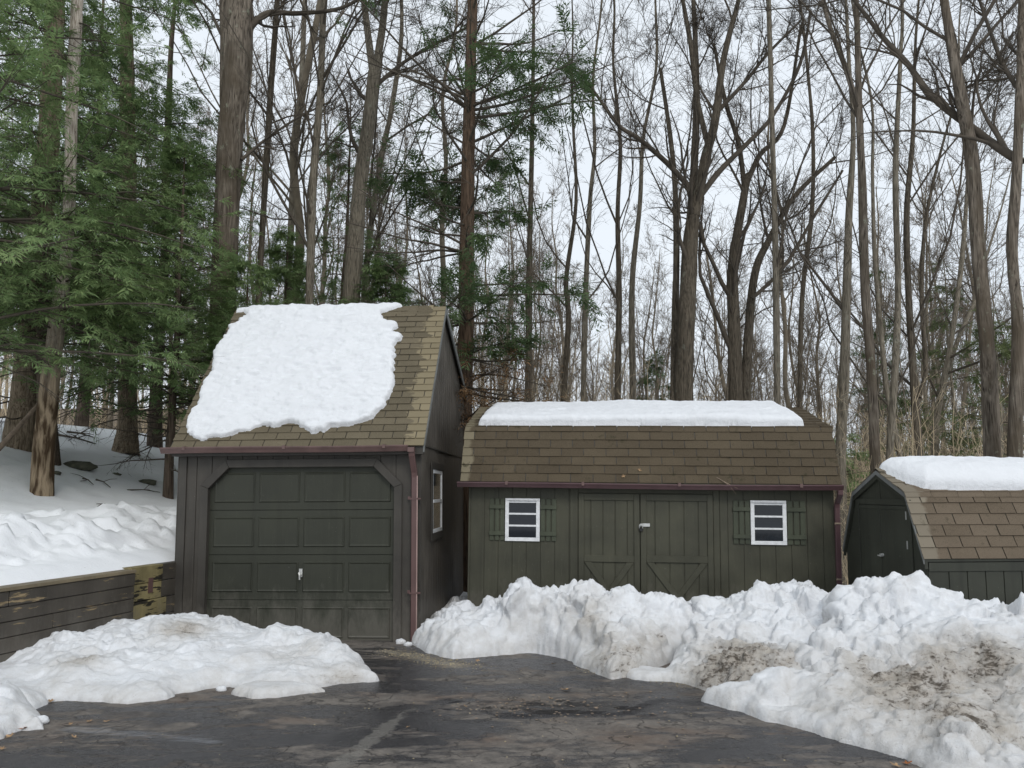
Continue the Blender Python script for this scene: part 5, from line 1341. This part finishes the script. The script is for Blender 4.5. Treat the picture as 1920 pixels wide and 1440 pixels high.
hemlock('thin see-through hemlock standing behind the forked maple', at(640, 21), 21, 12, .10, 111, crown_z=2.0, spread=2.2, nbr=70, mat=M_FOL, dead_low=4, size=.32, dens=.7)
hemlock('hemlock far back left between the pale trunk and the tall hemlocks', at(150, 22), 22, 15, .16, 112, crown_z=1.6, spread=3.0, nbr=60, mat=M_FOL, size=.36, dens=.7)
# sparse olive hemlocks on the right
for i, (px, D, h, lab, mt) in enumerate([(1790, 24, 10.5, 'sparse olive hemlock left of the thick dark leaning trunk', M_FOLY), (1650, 27, 11, 'thin see-through hemlock behind the broken topped trunk', M_FOLD), (1885, 20, 8, 'low olive hemlock at the right photo edge behind the leaning trunk', M_FOLY),
        (1715, 22, 6, 'short olive hemlock just above the small barn snow slab', M_FOLY), (1235, 30, 8.5, 'small dark hemlock behind the massive maple above the shed', M_FOLD), (1590, 19, 4.5, 'small bright hemlock in the gap beside the middle shed roof', M_FOLB)]):
    hemlock(lab, at(px, D), D, h, .09, 120+i, crown_z=1.0, spread=2.3 if h > 7 else 1.5, nbr=60 if h > 7 else 34, mat=mt, dead_low=6, size=.36, dens=.50, bark=M_GREY)

# the tall pine (spruce-like) with long bare whorls and tufts of needles
pts, rad = path_world([(870,760),(873,640),(875,500),(877,343),(881,185),(886,0)], [33,31,29,27,24,21], 14.3, 5)
g_ = gz(pts[0][0], pts[0][1])-.3; nb = pts[0].copy(); nb[2] = g_; pts = [nb]+pts; rad = [rad[0]*1.3]+rad
for i in range(4): pts.append(pts[-1]+np.array([.03, 0, 1.5])); rad.append(rad[-1]*.72)
o = pts[0].copy(); root = empty('pine_tree', o); tag(root, 'tall reddish trunked pine with long bare whorled branches right of the garage peak', 'pine tree'); HERO_POS.append((o[0], o[1]))
me, PP, RR = trunk_mesh('trunk', np.array(pts)-o, rad, 22, 31, .05); link_mesh('trunk', me, M_PINE, root)
rg = np.random.default_rng(77); tm = TM(); fm = TM(); dm = TM()
nb_ = 150; zb = np.sort(rg.uniform(3.0, PP[-1, 2]-.5, nb_)); zb = zb+.12*np.sin(zb*9)
az = rg.uniform(0, 2*PI, nb_); f = (zb-3)/(PP[-1, 2]-3); el = -.12+.75*f+rg.normal(0, .12, nb_)
Ln = rg.uniform(.5, 1.05, nb_)*(1.9+1.9*np.minimum(f*2.2, 1)*(1-.5*f)); S = np.stack([np.interp(zb, PP[:, 2], PP[:, k]) for k in range(3)], 1)
D_ = np.stack([np.cos(az)*np.cos(el), np.sin(az)*np.cos(el), np.sin(el)], 1)
A, B = gro(rg, S, D_, Ln, .014+.006*Ln, 9, .065, .012); tm.add(A, B, 5)
S2, D2, L2_, R2, idx, t = spawn(rg, A, B, Ln, 13, .15, 1, (35, 70), .42, .45, .004, flat=.5); C, E = gro(rg, S2, D2, L2_, R2, 4, .10, -.01); tm.add(C, E, 3)
S3, D3, L3_, R3, idx3, t3 = spawn(rg, C, E, L2_, 6, .1, 1, (30, 65), .5, .55, .003, flat=.4); Cc, Ee = gro(rg, S3, D3, L3_, R3, 2, .10, -.01); tm.add(Cc, Ee, 3)
# needles on some branches
clump = lambda Pw: fbm(Pw*np.array([.42, .42, .55]), 2, 4)
Sf, Df, Lf, _, ix, tf = spawn(rg, C, E, L2_, 9, .1, 1, (10, 50), .5, .5, .003, flat=.6)
c_ = clump(Sf+3.7); xx = Sf[:, 0]; zz = Sf[:, 2]
keep = (c_ > .10) & (zz > 4.2)
conifer_foliage(rg, fm, Sf[keep], Df[keep], rg.uniform(.16, .30, int(keep.sum())), 9)
kd = (zz < 4.6) & (zz > 3.2) & (rg.random(len(zz)) < .45)
conifer_foliage(rg, dm, Sf[kd], Df[kd], rg.uniform(.12, .22, int(kd.sum())), 5)
link_mesh('branches', tm.mesh('branches'), M_TWIG, root); link_mesh('needle_crown', fm.mesh('needle_crown', False), M_FOLD, root); o_ = link_mesh('dead_needles', dm.mesh('dead_needles', False), M_DEADN, root)

# background bare trees : variants + copies
def variant(seed, H, r0, fork):
    rg = np.random.default_rng(seed); n = 10
    P = np.stack([np.cumsum(rg.normal(0, .16, n)), np.cumsum(rg.normal(0, .16, n)), np.linspace(0, H, n)], 1); P[0, :2] = 0
    R = r0*np.linspace(1, .10, n)**.9; R[0] *= 1.25
    me, PP, RR = trunk_mesh('trunk', P, R, 8, seed, .05)
    tm = TM(); k = 20; ii = np.linspace(0, len(PP)-1, k).astype(int)
    bare_crown(rg, tm, PP[ii][None], RR[ii][None], np.array([H]), 24 if not fork else 17, .22 if fork else .3, .34 if fork else .22, (18, 48), .10, (8, 6, 2.2), rmin=.008)
    return me, tm.mesh('branches')
VAR = [variant(200+i, h, r, f) for i, (h, r, f) in enumerate([(17, .11, 0), (19, .15, 1), (15, .08, 0), (20, .17, 1), (13, .065, 0), (18, .12, 1), (16, .09, 1)])]
rg = np.random.default_rng(9); placed = list(HERO_POS); nbg = 0
SECT = [(-1e9, 330, 'bare tree in the woods beyond the snowy bank left of the garage'), (330, 440, 'bare tree far behind the left slope of the garage roof'), (440, 660, 'bare tree in the woods seen above the left half of the garage ridge'), (660, 860, 'bare tree in the woods seen above the right half of the garage ridge'),
        (860, 1040, 'bare tree in the far woods just right of the tall pine'), (1040, 1230, 'bare tree in the far woods above the left door half of the middle shed'), (1230, 1400, 'bare tree in the far woods around the massive multi stemmed maple'),
        (1400, 1580, 'bare tree in the far woods above the right third of the middle shed'), (1580, 1760, 'bare tree in the far woods above the gable of the small barn'), (1760, 1e9, 'bare tree in the far woods at the right side of the photo')]
def sect(px):
    for i, (a, b, l) in enumerate(SECT):
        if a <= px < b: return i, l
tries = 0
first = {}
while nbg < 142 and tries < 6000:
    tries += 1
    D = 20+rg.random()**.75*48; px = rg.uniform(-450, 2350); x = (px-960)/F*D
    if min((x-a)**2+(D-b)**2 for a, b in placed) < (1.25 if D < 30 else 1.9)**2: continue
    if px < 330 and D < 25: continue
    placed.append((x, D)); nbg += 1
    v = VAR[int(rg.integers(len(VAR)))]; si, lab = sect(px)
    r = empty('bare_tree', (x, D, gz(x, D)-.25), (rg.normal(0, .035), rg.normal(0, .045), rg.uniform(0, 6.28))); s = rg.uniform(.8, 1.15); r.scale = (s, s, s)
    tag(r, lab, 'tree', lab.replace('bare tree', 'bare trees'))
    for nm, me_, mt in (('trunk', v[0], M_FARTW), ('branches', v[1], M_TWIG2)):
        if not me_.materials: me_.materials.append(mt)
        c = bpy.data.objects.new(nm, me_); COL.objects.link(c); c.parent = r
# thin saplings as one thicket
rg = np.random.default_rng(21)
def thicket(name, label, n, xr, yr, hr, mat, r0, kids, seed, yfac=1.0, filt=None):
    rg = np.random.default_rng(seed); y = rg.uniform(yr[0], yr[1], n); px = rg.uniform(xr[0], xr[1], n); x = (px-960)/F*y
    if filt is not None: k = filt(px, y); x, y, px = x[k], y[k], px[k]
    n = len(x); z = ground_z(x, y)-.1; h = rg.uniform(hr[0], hr[1], n)
    S = np.stack([x, y, z], 1); D = np.stack([rg.normal(0, .14, n), rg.normal(0, .14, n), np.ones(n)], 1); tm = TM()
    A, B = gro(rg, S, D, h, r0*(h/hr[1])*rg.uniform(.6, 1.2, n), 6, .07, .03); tm.add(A, B, 4)
    S, D, L, R, _, _ = spawn(rg, A, B, h, kids[0], .15, 1, (20, 55), .40, .5, .004); A, B = gro(rg, S, D, L, R, 4, .15, .05); tm.add(A, B, 3)
    S, D, L, R, _, _ = spawn(rg, A, B, L, kids[1], .15, 1, (20, 60), .45, .6, .0035); A, B = gro(rg, S, D, np.maximum(L, .12), R, 2, .16, .03); tm.add(A, B, 3)
    o = link_mesh(name, tm.mesh(name), mat); tag(o, label, name.replace('_', ' '), kind='stuff'); return o
thicket('undergrowth', 'tan brown brush and saplings tangled behind the sheds', 1250, (820, 2100), (14.5, 30), (1.2, 5.0), M_BRUSH, .016, (9, 4), 1, filt=lambda px, y: (y > 16.5) | (px > 1560))
thicket('sapling_thicket', 'thin grey saplings crowding the woods behind the sheds', 430, (500, 2100), (20, 50), (4, 10), M_TWIG2, .035, (12, 4), 2)
thicket('undergrowth', 'brown brush at the top of the snowy bank under the hemlocks', 420, (-600, 560), (26, 46), (1.0, 4.0), M_BRUSH, .02, (9, 4), 3)
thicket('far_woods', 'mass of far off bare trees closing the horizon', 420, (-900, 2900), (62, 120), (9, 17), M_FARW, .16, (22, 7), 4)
# ------------------------------------------------------------------ light
w = bpy.data.worlds.new('World'); SC.world = w; w.use_nodes = True
nt = w.node_tree; bg = nt.nodes['Background']; bg.inputs['Strength'].default_value = .1
sky = nt.nodes.new('ShaderNodeTexSky'); sky.sky_type = 'NISHITA'; sky.sun_disc = False
SUN_EL, SUN_AZ = math.radians(40), math.radians(165)      # azimuth clockwise from +y : behind the camera, to the right
sky.sun_elevation = SUN_EL; sky.sun_rotation = SUN_AZ; sky.air_density = 1.0; sky.dust_density = 2.0
mx = nt.nodes.new('ShaderNodeMix'); mx.data_type = 'RGBA'
tc = nt.nodes.new('ShaderNodeTexCoord'); mp = nt.nodes.new('ShaderNodeMapping'); mp.inputs['Scale'].default_value = (1, 1, 2.6)
nz = nt.nodes.new('ShaderNodeTexNoise'); nz.inputs['Scale'].default_value = 2.2; nz.inputs['Detail'].default_value = 6; nz.inputs['Roughness'].default_value = .55
nt.links.new(tc.outputs['Generated'], mp.inputs[0]); nt.links.new(mp.outputs[0], nz.inputs['Vector'])
rp = nt.nodes.new('ShaderNodeMapRange'); nt.links.new(nz.outputs['Fac'], rp.inputs['Value'])
rp.inputs['From Min'].default_value = .35; rp.inputs['From Max'].default_value = .65; rp.inputs['To Min'].default_value = .90; rp.inputs['To Max'].default_value = .98
nt.links.new(rp.outputs[0], mx.inputs[0]); nt.links.new(sky.outputs[0], mx.inputs[6]); mx.inputs[7].default_value = (8.25, 8.85, 9.5, 1)
nt.links.new(mx.outputs[2], bg.inputs['Color'])
sl_ = bpy.data.lights.new('sun', 'SUN'); sl_.energy = 1.0; sl_.angle = math.radians(18); sl_.color = (1, .965, .91)
so_ = bpy.data.objects.new('sun', sl_); COL.objects.link(so_)
dv_ = Vector((math.sin(SUN_AZ)*math.cos(SUN_EL), math.cos(SUN_AZ)*math.cos(SUN_EL), math.sin(SUN_EL)))
so_.rotation_euler = dv_.to_track_quat('Z', 'Y').to_euler(); so_.location = (0, 0, 30)
SC.view_settings.view_transform = 'Standard'; SC.view_settings.look = 'None'; SC.view_settings.exposure = .12; SC.view_settings.gamma = 1
SC.render.engine = 'CYCLES'; cy = SC.cycles; cy.max_bounces = 5; cy.diffuse_bounces = 3; cy.glossy_bounces = 2; cy.transmission_bounces = 2; cy.transparent_max_bounces = 4
